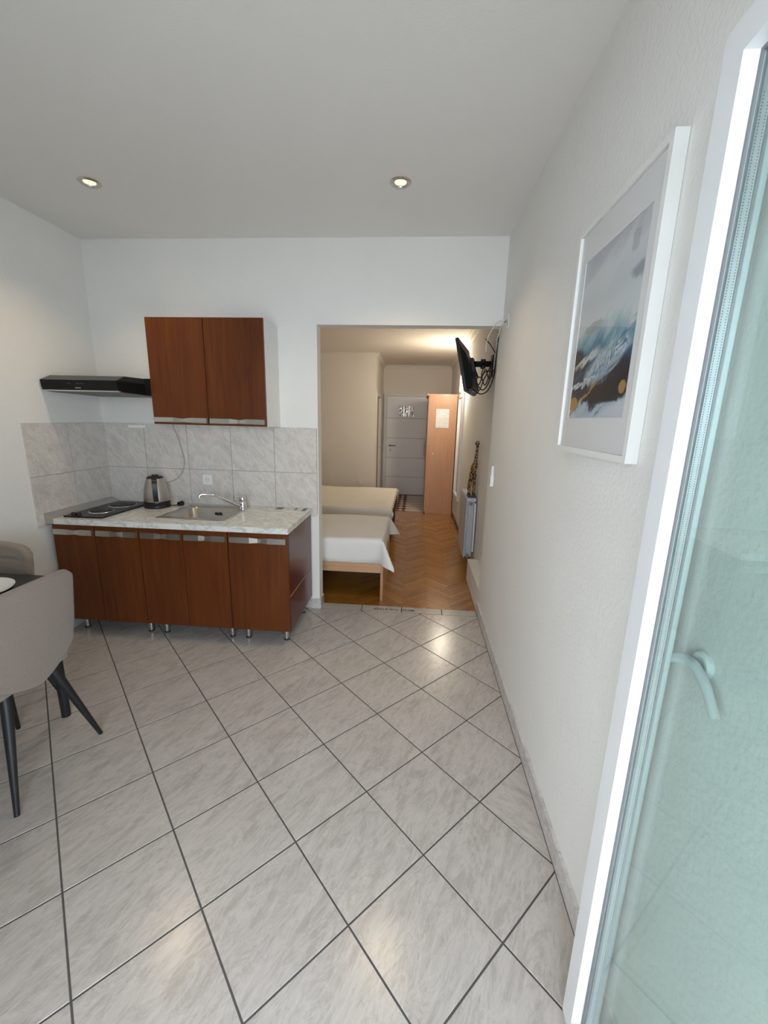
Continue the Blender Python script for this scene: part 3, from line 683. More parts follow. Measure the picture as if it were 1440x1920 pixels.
# ------------------------------------------------------------------ cooker hood
t = thing('cooker_hood', (-2.16, 2.82, 1.66), 'slim black cooker hood mounted in the corner beside the wall cabinet', 'cooker hood')
bm = B()
HX0, HX1 = -2.418, -1.902
prism(bm, [(2.572, 1.667), (2.562, 1.726), (YB-0.001, 1.728), (YB-0.001, 1.652), (2.60, 1.660)], 'x', HX0, HX1)
obj('body', bm, 'hood_black', t, bevel=0.003)
bm = B()
v0 = [(HX0, 2.562, 1.727), (HX1, 2.562, 1.727), (HX1, YB-0.001, 1.729), (HX0, YB-0.001, 1.729)]; v1 = [(HX0+0.004, 2.640, 1.760), (HX1, 2.640, 1.760), (HX1, YB-0.001, 1.768), (HX0+0.004, YB-0.001, 1.768)]
loft(bm, [v0, v1], True); obj('top_cover', bm, 'hood_top_grey', t)
bm = B(); prism(bm, [(2.600, 1.654), (2.600, 1.6595), (YB-0.012, 1.6515), (YB-0.012, 1.646)], 'x', HX0+0.02, HX1-0.006); fl_ = obj('filter', bm, 'grey_filter', t)
bm = B(); prism(bm, [(2.577, 1.659), (2.577, 1.6655), (2.599, 1.6645), (2.599, 1.656)], 'x', HX0+0.002, HX1); obj('edge_trim', bm, 'aluminium', t)
bm = B(); prism(bm, [(2.602, 1.652), (2.602, 1.659), (YB-0.012, 1.650), (YB-0.012, 1.644)], 'x', HX1-0.005, HX1+0.001); obj('edge_trim', bm, 'aluminium', t)
for x, w_ in ((-2.236, 0.005), (-2.222, 0.008), (-2.172, 0.010), (-2.158, 0.006), (-2.145, 0.006), (-2.132, 0.005)):
    obj('control_mark', bx(x-w_/2, x+w_/2, 2.5655, 2.568, 1.704, 1.7075), 'silver_mark', t)
for k in range(5):
    obj('maker_mark', bx(-2.188+k*0.0078, -2.188+k*0.0078+0.0055, 2.568, 2.5715, 1.677, 1.6825), 'silver_mark', t)
obj('cabinet_filler', bx(-1.9015, -1.8245, 2.84, YB-0.001, 1.66, 1.765), 'hood_black', t)

# ------------------------------------------------------------------ recessed ceiling lights
def downlight(x, y, label):
    t = thing('recessed_downlight', (x, y, CEIL), label, 'ceiling light', 'recessed downlights')
    bm = B(); lathe(bm, [(0.034, 0.012), (0.036, -0.002), (0.041, -0.007), (0.052, -0.006), (0.057, -0.001), (0.057, 0.0)], (x, y, CEIL), 32); obj('ring', bm, 'aluminium', t, smooth=True)
    bm = B(); lathe(bm, [(0, -0.0015), (0.022, -0.002), (0.033, 0.002), (0.035, 0.006)], (x, y, CEIL-0.001), 28); obj('bulb', bm, 'bulb_glow', t, smooth=True)
    l = bpy.data.lights.new('downlight_lamp', 'SPOT'); l.energy = 23; l.color = (1.0, 0.77, 0.48); l.spot_size = math.radians(125); l.spot_blend = 0.8; l.shadow_soft_size = 0.05
    o = bpy.data.objects.new('downlight_lamp', l); C.objects.link(o); o.parent = t; o.location = (0, 0, -0.02)
downlight(-1.786, 2.378, 'round recessed spot light in the ceiling above the kitchen units')
downlight(-0.135, 2.429, 'round recessed spot light in the ceiling in front of the doorway')

# ------------------------------------------------------------------ framed picture
t = thing('framed_picture', (XR, 1.345, 1.435), 'white framed abstract sea painting in blue, black and gold', 'picture')
py0, py1, pz0, pz1, xf = 1.081, 1.612, 1.435, 2.155, 0.525
def bar(nm, poly):   # mitred bar, poly in (y,z)
    bm = B(); prism(bm, poly, 'x', xf, XR-0.001); obj(nm, bm, 'frame_white', t, bevel=0.0012, seg=1)
fwid = 0.018
bar('frame_bar', [(py0, pz0), (py1, pz0), (py1-fwid, pz0+fwid), (py0+fwid, pz0+fwid)])
bar('frame_bar', [(py1, pz0), (py1, pz1), (py1-fwid, pz1-fwid), (py1-fwid, pz0+fwid)])
bar('frame_bar', [(py1, pz1), (py0, pz1), (py0+fwid, pz1-fwid), (py1-fwid, pz1-fwid)])
bar('frame_bar', [(py0, pz1), (py0, pz0), (py0+fwid, pz0+fwid), (py0+fwid, pz1-fwid)])
iy0, iy1, iz0, iz1 = py0+fwid, py1-fwid, pz0+fwid, pz1-fwid
ay0, ay1, az0, az1 = 1.150, 1.548, 1.550, 2.047
bm = B()
for (a, b, c, d) in ((iy0, iy1, iz0, az0), (iy0, iy1, az1, iz1), (iy0, ay0, az0, az1), (ay1, iy1, az0, az1)): box(bm, 0.535, 0.5375, a, b, c, d)
obj('mat_board', bm, 'mat_board', t)
obj('painting', bx(0.5378, 0.5392, ay0-0.01, ay1+0.01, az0-0.01, az1+0.01), 'painting', t)
obj('glazing', bx(0.5315, 0.5330, iy0, iy1, iz0, iz1), 'picture_glass', t)
obj('back_board', bx(0.545, 0.550, iy0, iy1, iz0, iz1), 'mat_board', t)

# ------------------------------------------------------------------ open balcony door sash
t = thing('glass_door', (0.445, 0.805, 0.025), 'open white framed glass balcony door standing along the right wall', 'door', rot=(0, 0, math.radians(-2.0)))
# local: y runs from the free edge (0) to the hinge (-0.80), x from the room face (0) to the wall face, z from the sash bottom
SW, SH, st_ = 0.80, 2.083, 0.050
D1, D2, D3 = 0.027, 0.044, 0.064
def sash_bar(nm, poly, x0, x1, mat='white_pvc', bev=0.002, par=None):
    bm = B(); prism(bm, poly, 'x', x0, x1); return obj(nm, bm, mat, par or t, bevel=bev, seg=2, local=True)
for nm, poly in (('stile', [(0, 0), (0, SH), (-st_, SH-st_), (-st_, st_)]), ('stile', [(-SW, 0), (-SW+st_, st_), (-SW+st_, SH-st_), (-SW, SH)]),
                 ('rail', [(0, 0), (-st_, st_), (-SW+st_, st_), (-SW, 0)]), ('rail', [(0, SH), (-SW, SH), (-SW+st_, SH-st_), (-st_, SH-st_)])):
    sash_bar(nm, poly, 0, D3)
i_ = st_ - 0.001
for x in (D1, D2):
    obj('pane', bx(x, x+0.003, -SW+i_, -i_, i_, SH-i_), 'window_glass', t, local=True)
def frame_ring(nm, x0, x1, a, b, mat):
    bm = B()
    box(bm, x0, x1, -b, -a, a, SH-a); box(bm, x0, x1, -SW+a, -SW+b, a, SH-a); box(bm, x0, x1, -SW+b, -b, a, b); box(bm, x0, x1, -SW+b, -b, SH-b, SH-a)
    return obj(nm, bm, mat, t, local=True)
frame_ring('gasket', D1-0.004, D1-0.0005, i_, st_+0.005, 'grey_gasket')
frame_ring('gasket', D2+0.0035, D2+0.007, i_, st_+0.005, 'grey_gasket')
sp_ = frame_ring('spacer', D1+0.0035, D2-0.0005, i_, st_+0.008, 'spacer_metal')
bm = B()     # perforations of the spacer bar along the visible stile
for k in range(450):
    z = 0.09 + k*0.0042
    for xx in (D1+0.0062, D2-0.0034):
        v = [bm.verts.new((xx+dx, -(st_+0.0082), z+dz)) for dx, dz in ((-0.0007, -0.0008), (0.0007, -0.0008), (0.0007, 0.0008), (-0.0007, 0.0008))]
        bm.faces.new(v)
o = obj('perforation', bm, 'rubber', sp_, local=True); o['kind'] = 'stuff'
# lever handle on the wall side, seen through the glass
hz = 1.055
bm = B(); box(bm, D3, D3+0.008, -0.030, -0.004, hz-0.075, hz+0.075); hb = obj('handle_plate', bm, 'white_pvc', t, bevel=0.004, local=True)
bm = B(); tube(bm, smooth_pts([(D3+0.006, -0.026, hz+0.003), (D3+0.022, -0.027, hz+0.004), (D3+0.028, -0.040, hz+0.010), (D3+0.028, -0.075, hz+0.016), (D3+0.027, -0.115, hz-0.002), (D3+0.026, -0.150, hz-0.038)], 6), [0.010]*7+[0.0105]*6+[0.0105]*6+[0.0095]*6+[0.0085]*6, 14)
obj('handle', bm, 'white_pvc', t, smooth=True, local=True)
# round bumper on the wall behind the sash
bm = B()
n_ = 28; rings = [[bm.verts.new((x, 0.735+r*math.cos(2*PI*k/n_), 1.095+r*math.sin(2*PI*k/n_))) for k in range(n_)] for r, x in ((0.026, XR), (0.026, XR-0.006), (0.022, XR-0.011), (0.016, XR-0.011), (0.013, XR-0.008), (0.002, XR-0.007))]
for a, b in zip(rings, rings[1:]):
    for k in range(n_): bm.faces.new((a[k], a[(k+1) % n_], b[(k+1) % n_], b[k]))
bm.faces.new(rings[-1])
tag(obj('door_bumper', bm, 'white_plastic', None, smooth=True), 'round white door bumper on the right wall behind the glass door', 'door stop')

# ------------------------------------------------------------------ table, chairs, plate
t = thing('dining_table', (-2.06, 1.11, 0), 'black dining table at the left edge by the wall', 'table')
obj('tabletop', bx(-2.405, -1.722, 0.50, 1.726, 0.728, 0.757), 'table_black', t, bevel=0.003)
bm = B(); box(bm, -2.36, -1.77, 0.55, 0.57, 0.668, 0.728); box(bm, -2.36, -1.77, 1.655, 1.675, 0.668, 0.728); box(bm, -2.36, -2.34, 0.57, 1.655, 0.668, 0.728); box(bm, -1.79, -1.77, 0.57, 1.655, 0.668, 0.728); obj('apron', bm, 'table_black', t)
for x in (-2.372, -1.744):
    for y in (0.535, 1.702):
        bm = B(); cyl(bm, (x, y, 0), (x, y, 0.728), 0.020, 0.024, 20); obj('leg', bm, 'black_metal', t, smooth=True)
def chair(loc, rot, label, fabric):
    t = thing('dining_chair', loc, label, 'chair', 'upholstered dining chairs', (0, 0, rot))
    nu, nv = 24, 44
    def hw(z):
        k = [(0.40, 0.165), (0.46, 0.195), (0.51, 0.220), (0.62, 0.234), (0.80, 0.238), (0.90, 0.236)]
        for (a, wa), (b, wb) in zip(k, k[1:]):
            if z <= b: f = max(0, (z-a)/(b-a)); return wa+(wb-wa)*f
        return k[-1][1]
    def pt(u, v, side):
        zt = 0.876 - 0.016*u*u - 0.055*abs(u)**9; zb = 0.415 + 0.10*abs(u)**1.6
        z = zb + (zt-zb)*v
        x = u*hw(z); lean = (z-0.40)/0.47
        y = -0.190 - 0.045*lean + 0.040*abs(u)**2.4
        edge = min(1.0, min((1-abs(u))/0.10, v/0.05, (1-v)/0.05)); th = 0.046*math.sqrt(max(0, 1-(1-edge)**2))*0.5
        if side: 
            gr = 0.0
            for zz in (0.60, 0.665, 0.73, 0.795):
                gr = max(gr, 0.007*math.exp(-((z-zz)/0.006)**2))
            return Vector((x, y+0.023+th-gr, z))
        return Vector((x, y+0.023-th, z))
    bm = B()
    gr_ = [[[bm.verts.new(pt(-1+2*i/nu, j_/nv, s)) for j_ in range(nv+1)] for i in range(nu+1)] for s in (0, 1)]
    for s in (0, 1):
        for i in range(nu):
            for j_ in range(nv): bm.faces.new((gr_[s][i][j_], gr_[s][i+1][j_], gr_[s][i+1][j_+1], gr_[s][i][j_+1]))
    bmesh.ops.remove_doubles(bm, verts=bm.verts[:], dist=0.0005)
    obj('backrest', bm, fabric, t, smooth=60, local=True)
    bm = B(); prism(bm, [(-0.158, -0.170), (0.158, -0.170), (0.135, 0.215), (-0.135, 0.215)], 'z', 0.450, 0.525); obj('seat', bm, fabric, t, bevel=0.032, seg=5, local=True)
    bm = B(); box(bm, -0.11, 0.11, -0.13, 0.14, 0.425, 0.452); obj('seat_base', bm, 'black_metal', t, bevel=0.004, local=True)
    for sx in (-1, 1):
        bm = B(); tube(bm, [(sx*0.100, -0.130, 0.448), (sx*0.118, -0.148, 0.37), (sx*0.216, -0.220, 0.0)], [0.020, 0.020, 0.0095], 16); obj('leg', bm, 'black_metal', t, smooth=True, local=True)
        bm = B(); tube(bm, [(sx*0.110, 0.120, 0.448), (sx*0.130, 0.140, 0.37), (sx*0.204, 0.200, 0.0)], [0.020, 0.020, 0.0095], 16); obj('leg', bm, 'black_metal', t, smooth=True, local=True)
    return t
chair((-1.700, 1.390, 0), PI/2, 'taupe upholstered chair with black legs, back turned to the room', 'chair_fabric')
chair((-2.138, 1.645, 0), PI, 'brown upholstered chair with stitched back, at the far end of the table', 'chair_fabric_brown')
bm = B(); lathe(bm, [(0, 0.004), (0.085, 0.004), (0.100, 0.008), (0.132, 0.020), (0.137, 0.0215), (0.136, 0.0185), (0.100, 0.003), (0.085, 0.0), (0, 0.0)], (-1.865, 1.495, 0.7575), 48)
tag(obj('dinner_plate', bm, 'porcelain', None, smooth=50), 'round white plate on the corner of the black table', 'plate')

# ------------------------------------------------------------------ lettering on the threshold
fc = bpy.data.curves.new('step_lettering', 'FONT'); fc.body = 'MIND THE STEEP'; fc.size = 0.050; fc.align_x = 'CENTER'; fc.align_y = 'CENTER'; fc.extrude = 0.0002; fc.offset = 0.0005; fc.space_character = 1.0
tmp = bpy.data.objects.new('tmp', fc); C.objects.link(tmp)
dg = bpy.context.evaluated_depsgraph_get(); me = bpy.data.meshes.new_from_object(tmp.evaluated_get(dg)); bpy.data.objects.remove(tmp)
xs = [v.co.x for v in me.vertices]; wdt = max(xs)-min(xs); sc_ = 0.335/wdt
me.materials.clear(); me.materials.append(MATS['text_black'])
lt = bpy.data.objects.new('step_lettering', me); C.objects.link(lt); lt.location = (-0.128, 3.124, 0.0006); lt.rotation_euler = (0, 0, PI); lt.scale = (sc_, sc_, 1)
tag(lt, 'black MIND THE STEEP lettering on the doorway threshold tiles', 'lettering')

# ------------------------------------------------------------------ television on its bracket, cables
TVC = Vector((0.432, 3.945, 1.985))
t = thing('television', TVC, 'thin black television on a wall bracket at the top of the doorway', 'television', rot=(math.radians(-13), 0, math.radians(76)))
bm = B(); box(bm, -0.355, 0.355, -0.006, 0.020, -0.215, 0.215); obj('screen_housing', bm, 'black_plastic', t, bevel=0.004, local=True)
obj('screen', bx(-0.343, 0.343, 0.0195, 0.0208, -0.198, 0.203), 'black_enamel', t, local=True)
bm = B(); loft(bm, [[(-0.345, -0.006, -0.205), (0.345, -0.006, -0.205), (0.345, -0.006, 0.17), (-0.345, -0.006, 0.17)], [(-0.29, -0.040, -0.20), (0.29, -0.040, -0.20), (0.29, -0.040, 0.09), (-0.29, -0.040, 0.09)], [(-0.27, -0.048, -0.18), (0.27, -0.048, -0.18), (0.27, -0.048, 0.05), (-0.27, -0.048, 0.05)]], True); obj('back_cover', bm, 'black_plastic', t, local=True)
bm = B(); box(bm, -0.06, 0.06, -0.070, -0.044, -0.08, 0.08); obj('mount_plate', bm, 'black_metal', t, bevel=0.003, local=True)
obj('power_box', bx(-0.350, -0.20, -0.055, -0.020, -0.245, -0.222), 'black_plastic', t, bevel=0.003, local=True)
obj('power_box_strip', bx(-0.352, -0.21, -0.0575, -0.0545, -0.238, -0.230), 'white_plastic', t, local=True)
t2 = thing('tv_bracket', (XRB, 4.02, 2.02), 'black swivel arm holding the television to the wall', 'bracket')
obj('wall_plate', bx(XRB-0.012, XRB, 3.97, 4.07, 1.93, 2.12), 'black_metal', t2, bevel=0.003)
bm = B(); tube(bm, [(XRB-0.012, 4.02, 2.045), (0.575, 3.99, 2.04), (0.495, 3.93, 2.03)], 0.026, 10); obj('arm', bm, 'black_metal', t2, smooth=True)
for p in ((0.575, 3.99, 2.04),):
    bm = B(); cyl(bm, (p[0], p[1], p[2]-0.04), (p[0], p[1], p[2]+0.04), 0.022, 0.022, 16); obj('joint', bm, 'black_metal', t2, smooth=True)
blk = [
 [(0.47, 3.80, 1.96), (0.50, 3.78, 1.86), (0.56, 3.80, 1.80), (0.62, 3.86, 1.88), (0.655, 3.95, 2.02)],
 [(0.48, 3.88, 1.98), (0.51, 3.84, 1.84), (0.54, 3.86, 1.80), (0.58, 3.90, 1.90), (0.655, 3.93, 2.06)],
 [(0.48, 3.75, 1.92), (0.53, 3.74, 1.90), (0.57, 3.78, 1.97), (0.61, 3.82, 1.90), (0.655, 3.88, 2.00)],
 [(0.46, 3.72, 1.80), (0.53, 3.70, 1.76), (0.60, 3.74, 1.80), (0.648, 3.80, 1.93), (0.660, 3.84, 2.10), (0.660, 3.80, 2.22), (0.640, 3.72, 2.26)],
 [(0.49, 3.92, 2.00), (0.52, 3.88, 1.92), (0.50, 3.84, 1.88), (0.53, 3.82, 1.85), (0.57, 3.84, 1.95), (0.655, 3.90, 1.97)],
 [(0.575, 3.97, 2.00), (0.560, 3.92, 1.93), (0.590, 3.90, 1.85), (0.625, 3.92, 1.93), (0.655, 3.97, 2.09)],
 [(0.54, 3.70, 2.20), (0.58, 3.74, 2.17), (0.62, 3.80, 2.14), (0.655, 3.88, 2.12)],
]
for p in blk:
    bm = B(); tube(bm, smooth_pts(p, 7), 0.0048, 7); tag(obj('tv_cable', bm, 'black_cord', None, smooth=True), 'loose black cable looping between the television and the wall', 'cable', 'black cables behind the television')
# pale cables coming through the kitchen wall
t = thing('cable_outlet', (XR, 2.913, 2.161), 'small brown cable outlet high on the right wall beside the doorway', 'cable outlet')
bm = B(); cyl(bm, (XR, 2.915, 2.163), (XR-0.010, 2.915, 2.163), 0.016, 0.012, 14); obj('grommet', bm, 'grey_cord', t, smooth=True)
bm = B(); cyl(bm, (XR-0.010, 2.915, 2.163), (XR-0.020, 2.918, 2.160), 0.008, 0.006, 10); obj('plug', bm, 'brass_dark', t, smooth=True)
wh = [([(XR-0.016, 2.915, 2.163), (XR-0.045, 2.95, 2.175), (0.485, 3.02, 2.150), (0.462, 3.10, 2.085), (0.47, 3.17, 2.02)], 'pale cable arching away from the cable outlet under the lintel'),
      ([(XR-0.016, 2.92, 2.160), (XR-0.030, 2.99, 2.14), (XR-0.028, 3.10, 2.08), (0.57, 3.30, 2.10), (0.610, 3.55, 2.14), (0.640, 3.75, 2.10), (0.65, 3.86, 1.98)], 'pale cable running along the wall from the outlet to the television'),
      ([(XR-0.014, 2.912, 2.160), (XR-0.006, 2.895, 2.13), (XR-0.004, 2.875, 2.125), (XR-0.004, 2.865, 2.16), (XR-0.004, 2.868, 2.20)], 'short pale cable looped on the wall beside the cable outlet')]
for p, lb in wh:
    bm = B(); tube(bm, smooth_pts(p, 8), 0.0036, 8); tag(obj('pale_cable', bm, 'white_cord', None, smooth=True), lb, 'cable')

# white wall control beside the doorway
t = thing('wall_control', (XR, 2.970, 1.15), 'small white remote in a holder on the right wall beside the doorway', 'remote')
bm = B(); box(bm, XR-0.022, XR, 2.950, 2.992, 1.080, 1.152); hd = obj('holder', bm, 'white_plastic', t, bevel=0.004)
obj('slot', bx(XR-0.0228, XR-0.0215, 2.968, 2.976, 1.092, 1.140), 'grey_gasket', hd)
bm = B(); box(bm, XR-0.018, XR-0.002, 2.954, 2.990, 1.150, 1.224); obj('remote', bm, 'white_plastic', t, bevel=0.007, seg=3)

# ------------------------------------------------------------------ radiator, giraffe, white box
t = thing('radiator', (0.60, 4.58, 0.09), 'pale grey sectional radiator under the television on the right wall', 'radiator')
RY0, RY1, RZ0, RZ1 = 4.27, 4.885, 0.085, 0.745
ns = 8; pw = (RY1-RY0)/ns
for k in range(ns):
    y0 = RY0+k*pw; yc = y0+pw/2
    bm = B()
    box(bm, 0.552, 0.560, y0+0.001, y0+pw-0.001, RZ0+0.01, RZ1-0.03)            # front face fin
    box(bm, 0.568, 0.574, y0+0.006, y0+pw-0.006, RZ0+0.02, RZ1-0.035)           # middle fin
    box(bm, 0.622, 0.628, y0+0.006, y0+pw-0.006, RZ0+0.02, RZ1-0.035)           # rear fin
    box(bm, 0.560, 0.640, yc-0.003, yc+0.003, RZ0+0.02, RZ1-0.035)
    o = obj('section', bm, 'radiator_enamel', t, bevel=0.0015, seg=1)
    bm = B(); tube(bm, [(0.597, yc, RZ0+0.03), (0.597, yc, RZ1-0.06)], 0.014, 12); obj('column', bm, 'radiator_enamel', o, smooth=True)
    bm = B(); prism(bm, [(0.552, RZ1-0.032), (0.552, RZ1-0.012), (0.562, RZ1), (0.646, RZ1), (0.646, RZ1-0.032)], 'y', y0+0.001, y0+pw-0.001); obj('top_grille', bm, 'radiator_enamel', o, bevel=0.002)
for z in (RZ0+0.035, RZ1-0.060):
    bm = B(); cyl(bm, (0.597, RY0-0.010, z), (0.597, RY1+0.01, z), 0.020, 0.020, 18); h_ = obj('header_pipe', bm, 'radiator_enamel', t, smooth=True)
    bm = B(); cyl(bm, (0.597, RY0-0.018, z), (0.597, RY0-0.010, z), 0.013, 0.016, 16); obj('end_plug', bm, 'grey_gasket', h_, smooth=True)
for z in (0.20, 0.60): obj('wall_hook', bx(0.640, XRB, 4.40, 4.42, z, z+0.02), 'radiator_enamel', t)
bm = B(); tube(bm, smooth_pts([(0.640, RY0-0.012, RZ1-0.05), (0.640, RY0-0.02, RZ1-0.10), (0.642, RY0-0.02, 0.40), (0.642, RY0-0.02, 0.17)], 6), 0.009, 10); obj('supply_pipe', bm, 'white_lacquer', t, smooth=True)

GX, GY, GZ = 0.612, 4.36, RZ1
t = thing('giraffe_figurine', (GX, GY, GZ), 'tall spotted wooden giraffe figurine standing on the radiator', 'figurine')
obj('stand', bx(GX-0.048, GX+0.035, GY-0.05, GY+0.07, GZ+0.0005, GZ+0.022), 'dark_brown_wood', t, bevel=0.006, seg=3)
bm = B()
tube(bm, smooth_pts([(GX-0.004, GY+0.045, GZ+0.18), (GX-0.003, GY+0.030, GZ+0.25), (GX+0.000, GY-0.005, GZ+0.31), (GX+0.008, GY-0.02, GZ+0.36), (GX+0.012, GY-0.025, GZ+0.42), (GX+0.014, GY-0.03, GZ+0.50), (GX+0.015, GY-0.032, GZ+0.535)], 6),
     [0.020+0.014*math.sin(k/12*PI/2) for k in range(12)] + [0.034-0.0006*k*k*0.45 for k in range(8)] + [max(0.0125, 0.020-0.0006*k) for k in range(17)], 14)
obj('body', bm, 'giraffe_spots', t, smooth=60)
bm = B(); tube(bm, [(GX+0.015, GY-0.018, GZ+0.550), (GX+0.015, GY-0.032, GZ+0.545), (GX+0.015, GY-0.055, GZ+0.532), (GX+0.015, GY-0.070, GZ+0.524)], [0.012, 0.017, 0.013, 0.009], 12); hd = obj('head', bm, 'giraffe_spots', t, smooth=60)
for s in (-1, 1):
    bm = B(); tube(bm, [(GX+0.015+s*0.006, GY-0.026, GZ+0.556), (GX+0.015+s*0.011, GY-0.024, GZ+0.590)], [0.004, 0.0055], 8); obj('horn', bm, 'dark_brown_wood', hd, smooth=True)
    bm = B(); tube(bm, [(GX+0.015+s*0.012, GY-0.022, GZ+0.550), (GX+0.015+s*0.019, GY-0.020, GZ+0.562), (GX+0.015+s*0.022, GY-0.020, GZ+0.572)], [0.004, 0.007, 0.002], 8); obj('ear', bm, 'dark_brown_wood', hd, smooth=True)
for sx in (-1, 1):
    for yy in (-0.022, 0.045):
        bm = B(); tube(bm, [(GX-0.004+sx*0.017, GY+yy*0.85, GZ+0.25), (GX-0.006+sx*0.021, GY+yy, GZ+0.13), (GX-0.008+sx*0.023, GY+yy, GZ+0.02)], [0.017, 0.013, 0.011], 10); lg = obj('leg', bm, 'giraffe_spots', t, smooth=60)
        bm = B(); tube(bm, [(GX-0.008+sx*0.023, GY+yy, GZ+0.02), (GX-0.008+sx*0.023, GY+yy, GZ+0.045)], [0.015, 0.0125], 10); obj('hoof', bm, 'dark_brown_wood', lg, smooth=True)
bm = B(); tube(bm, smooth_pts([(GX-0.022, GY+0.06, GZ+0.21), (GX-0.035, GY+0.068, GZ+0.16), (GX-0.040, GY+0.066, GZ+0.06)], 5), 0.006, 8); obj('tail', bm, 'dark_brown_wood', t, smooth=True)
bm = B(); box(bm, 0.556, 0.590, 4.46, 4.52, GZ+0.001, GZ+0.05)
tag(obj('white_box', bm, 'white_plastic', None, bevel=0.006, seg=3), 'small white box on the radiator beside the giraffe', 'box')

# ------------------------------------------------------------------ beds
def sheet_mesh(x0, x1, y0, y1, zt, drop_f, drop_r, flare, seed):
    """sheet lying over the box x0..x1, y0..y1, hanging over the front (y0), the right end (x1) and the back (y1)"""
    rnd = random.Random(seed); bm = B()
    xs = [x0 + (x1-x0)*k/26 for k in range(27)] + [x1 + drop_r*k/10 for k in range(1, 11)]
    ys = [y0 - drop_f*(10-k)/10 for k in range(10)] + [y0 + (y1-y0)*k/22 for k in range(23)] + [y1 + drop_f*k/10 for k in range(1, 11)]
    g_ = []
    for x in xs:
        col = []
        for y in ys:
            b_ = max(0, x-x1); a_ = max(0, y0-y); c_ = max(0, y-y1); sg = -1
            px, py, pz = min(x, x1), min(max(y, y0), y1), zt
            if c_ > 0: a_, sg = c_, 1
            wv = 0.004*math.sin(9*x+3*y+seed)+0.004*math.sin(13*y-5*x)
            pz += wv*0.7
            rr = math.hypot(a_, b_)
            if rr > 0:
                th = math.atan2(b_, a_)
                rnd_ = 0.020*(1-math.exp(-rr/0.02))
                m = flare*rr*math.sin(2*th)**2 if b_ > 0 and a_ > 0 else 0
                fold = (0.006*math.sin(24*x+seed) if b_ == 0 else 0.006*math.sin(22*y+seed) if a_ == 0 else 0)*min(1, rr/0.15)
                off = m + rnd_ + fold
                px += math.sin(th)*off; py += sg*math.cos(th)*off
                pz = zt + wv*0.7 - math.sqrt(max(0, rr*rr-m*m)) + 0.5*rnd_*0.4
            col.append(bm.verts.new((px, py, pz)))
        g_.append(col)
    for i in range(len(xs)-1):
        for j_ in range(len(ys)-1): bm.faces.new((g_[i][j_], g_[i+1][j_], g_[i+1][j_+1], g_[i][j_+1]))
    r = bmesh.ops.extrude_face_region(bm, geom=bm.faces[:])
    bm.normal_update()
    vs = [e for e in r['geom'] if isinstance(e, bmesh.types.BMVert)]
    bmesh.ops.translate(bm, verts=vs, vec=(0, 0, 0.003))
    return bm
t = thing('single_bed', (-1.27, 3.83, ZB), 'low beech framed bed nearest the doorway, open underneath', 'bed')
obj('side_rail', bx(-2.30, -0.268, 3.380, 3.402, 0.212, 0.34), 'beech_rail', t, bevel=0.002)
obj('side_rail', bx(-2.30, -0.268, 4.255, 4.277, 0.212, 0.34), 'beech_rail', t, bevel=0.002)
obj('end_panel', bx(-0.268, -0.246, 3.378, 4.279, ZB+0.0005, 0.36), 'beech', t, bevel=0.002)
obj('end_panel', bx(-2.322, -2.300, 3.378, 4.279, ZB+0.0005, 0.36), 'beech', t, bevel=0.002)
obj('slat_base', bx(-2.30, -0.268, 3.402, 4.255, 0.30, 0.318), 'beech_rail', t)
obj('mattress', bx(-2.29, -0.275, 3.400, 4.257, 0.318, 0.505), 'bed_linen', t, bevel=0.03, seg=4)
obj('under_panel', bx(-2.30, -0.268, 4.10, 4.118, ZB+0.0005, 0.21), 'brown_trim', t)
tag(obj('bed_sheet', sheet_mesh(-2.29, -0.268, 3.393, 4.262, 0.514, 0.215, 0.20, 0.55, 1.0), 'bed_linen', None, smooth=60, loc=(-1.27, 3.83, 0.5)), 'white bedspread with hanging corners over the low beech bed', 'bedspread')
t = thing('double_bed', (-1.3, 5.45, ZB), 'dark based double bed behind the low beech bed', 'bed')
obj('base', bx(-2.30, -0.285, 4.745, 6.20, ZB+0.05, 0.25), 'dark_mattress', t, bevel=0.02, seg=3)
obj('mattress', bx(-2.30, -0.262, 4.740, 6.205, 0.252, 0.484), 'dark_mattress', t, bevel=0.03, seg=4)
for x in (-2.2, -0.40):
    for y in (4.85, 6.1):
        bm = B(); cyl(bm, (x, y, ZB), (x, y, ZB+0.052), 0.025, 0.03, 14); obj('foot', bm, 'black_plastic', t, smooth=True)
tag(obj('bed_sheet', sheet_mesh(-2.29, -0.275, 4.738, 6.21, 0.498, 0.17, 0.055, 0.5, 2.3), 'warm_lit_linen', None, smooth=60, loc=(-1.3, 5.45, 0.5)), 'bedspread tinted with warm light over the dark based double bed', 'bedspread')

# ------------------------------------------------------------------ wardrobe, notice, mirror, sconce
t = thing('wardrobe', (0.41, 7.5, ZB), 'tall beech veneer wardrobe standing side on by the entry', 'wardrobe')
obj('body', bx(0.196, 0.645, 7.03, 8.03, ZB+0.0005, 1.925), 'beech', t, bevel=0.002)
obj('top_board', bx(0.150, 0.655, 7.018, 8.04, 1.925, 1.950), 'beech', t, bevel=0.003)
obj('plinth', bx(0.205, 0.647, 7.026, 7.03, ZB+0.0005, 0.02), 'beech', t)
for y0, y1 in ((7.032, 7.528), (7.532, 8.028)):
    d = obj('door', bx(0.176, 0.1945, y0, y1, ZB+0.03, 1.920), 'beech', t, bevel=0.002, loc=(0.18, (y0+y1)/2, 0.9))
    bm = B(); yy = y0+0.06 if y0 < 7.2 else y1-0.06
    tube(bm, [(0.176, yy, 0.84), (0.150, yy, 0.86), (0.150, yy, 1.13), (0.176, yy, 1.15)], 0.007, 8); obj('handle', bm, 'aluminium', d, smooth=True)
bm = B(); cyl(bm, (0.284, 7.03, 0.983), (0.284, 7.012, 0.983), 0.008, 0.010, 14); obj('peg', bm, 'white_plastic', t, smooth=True)
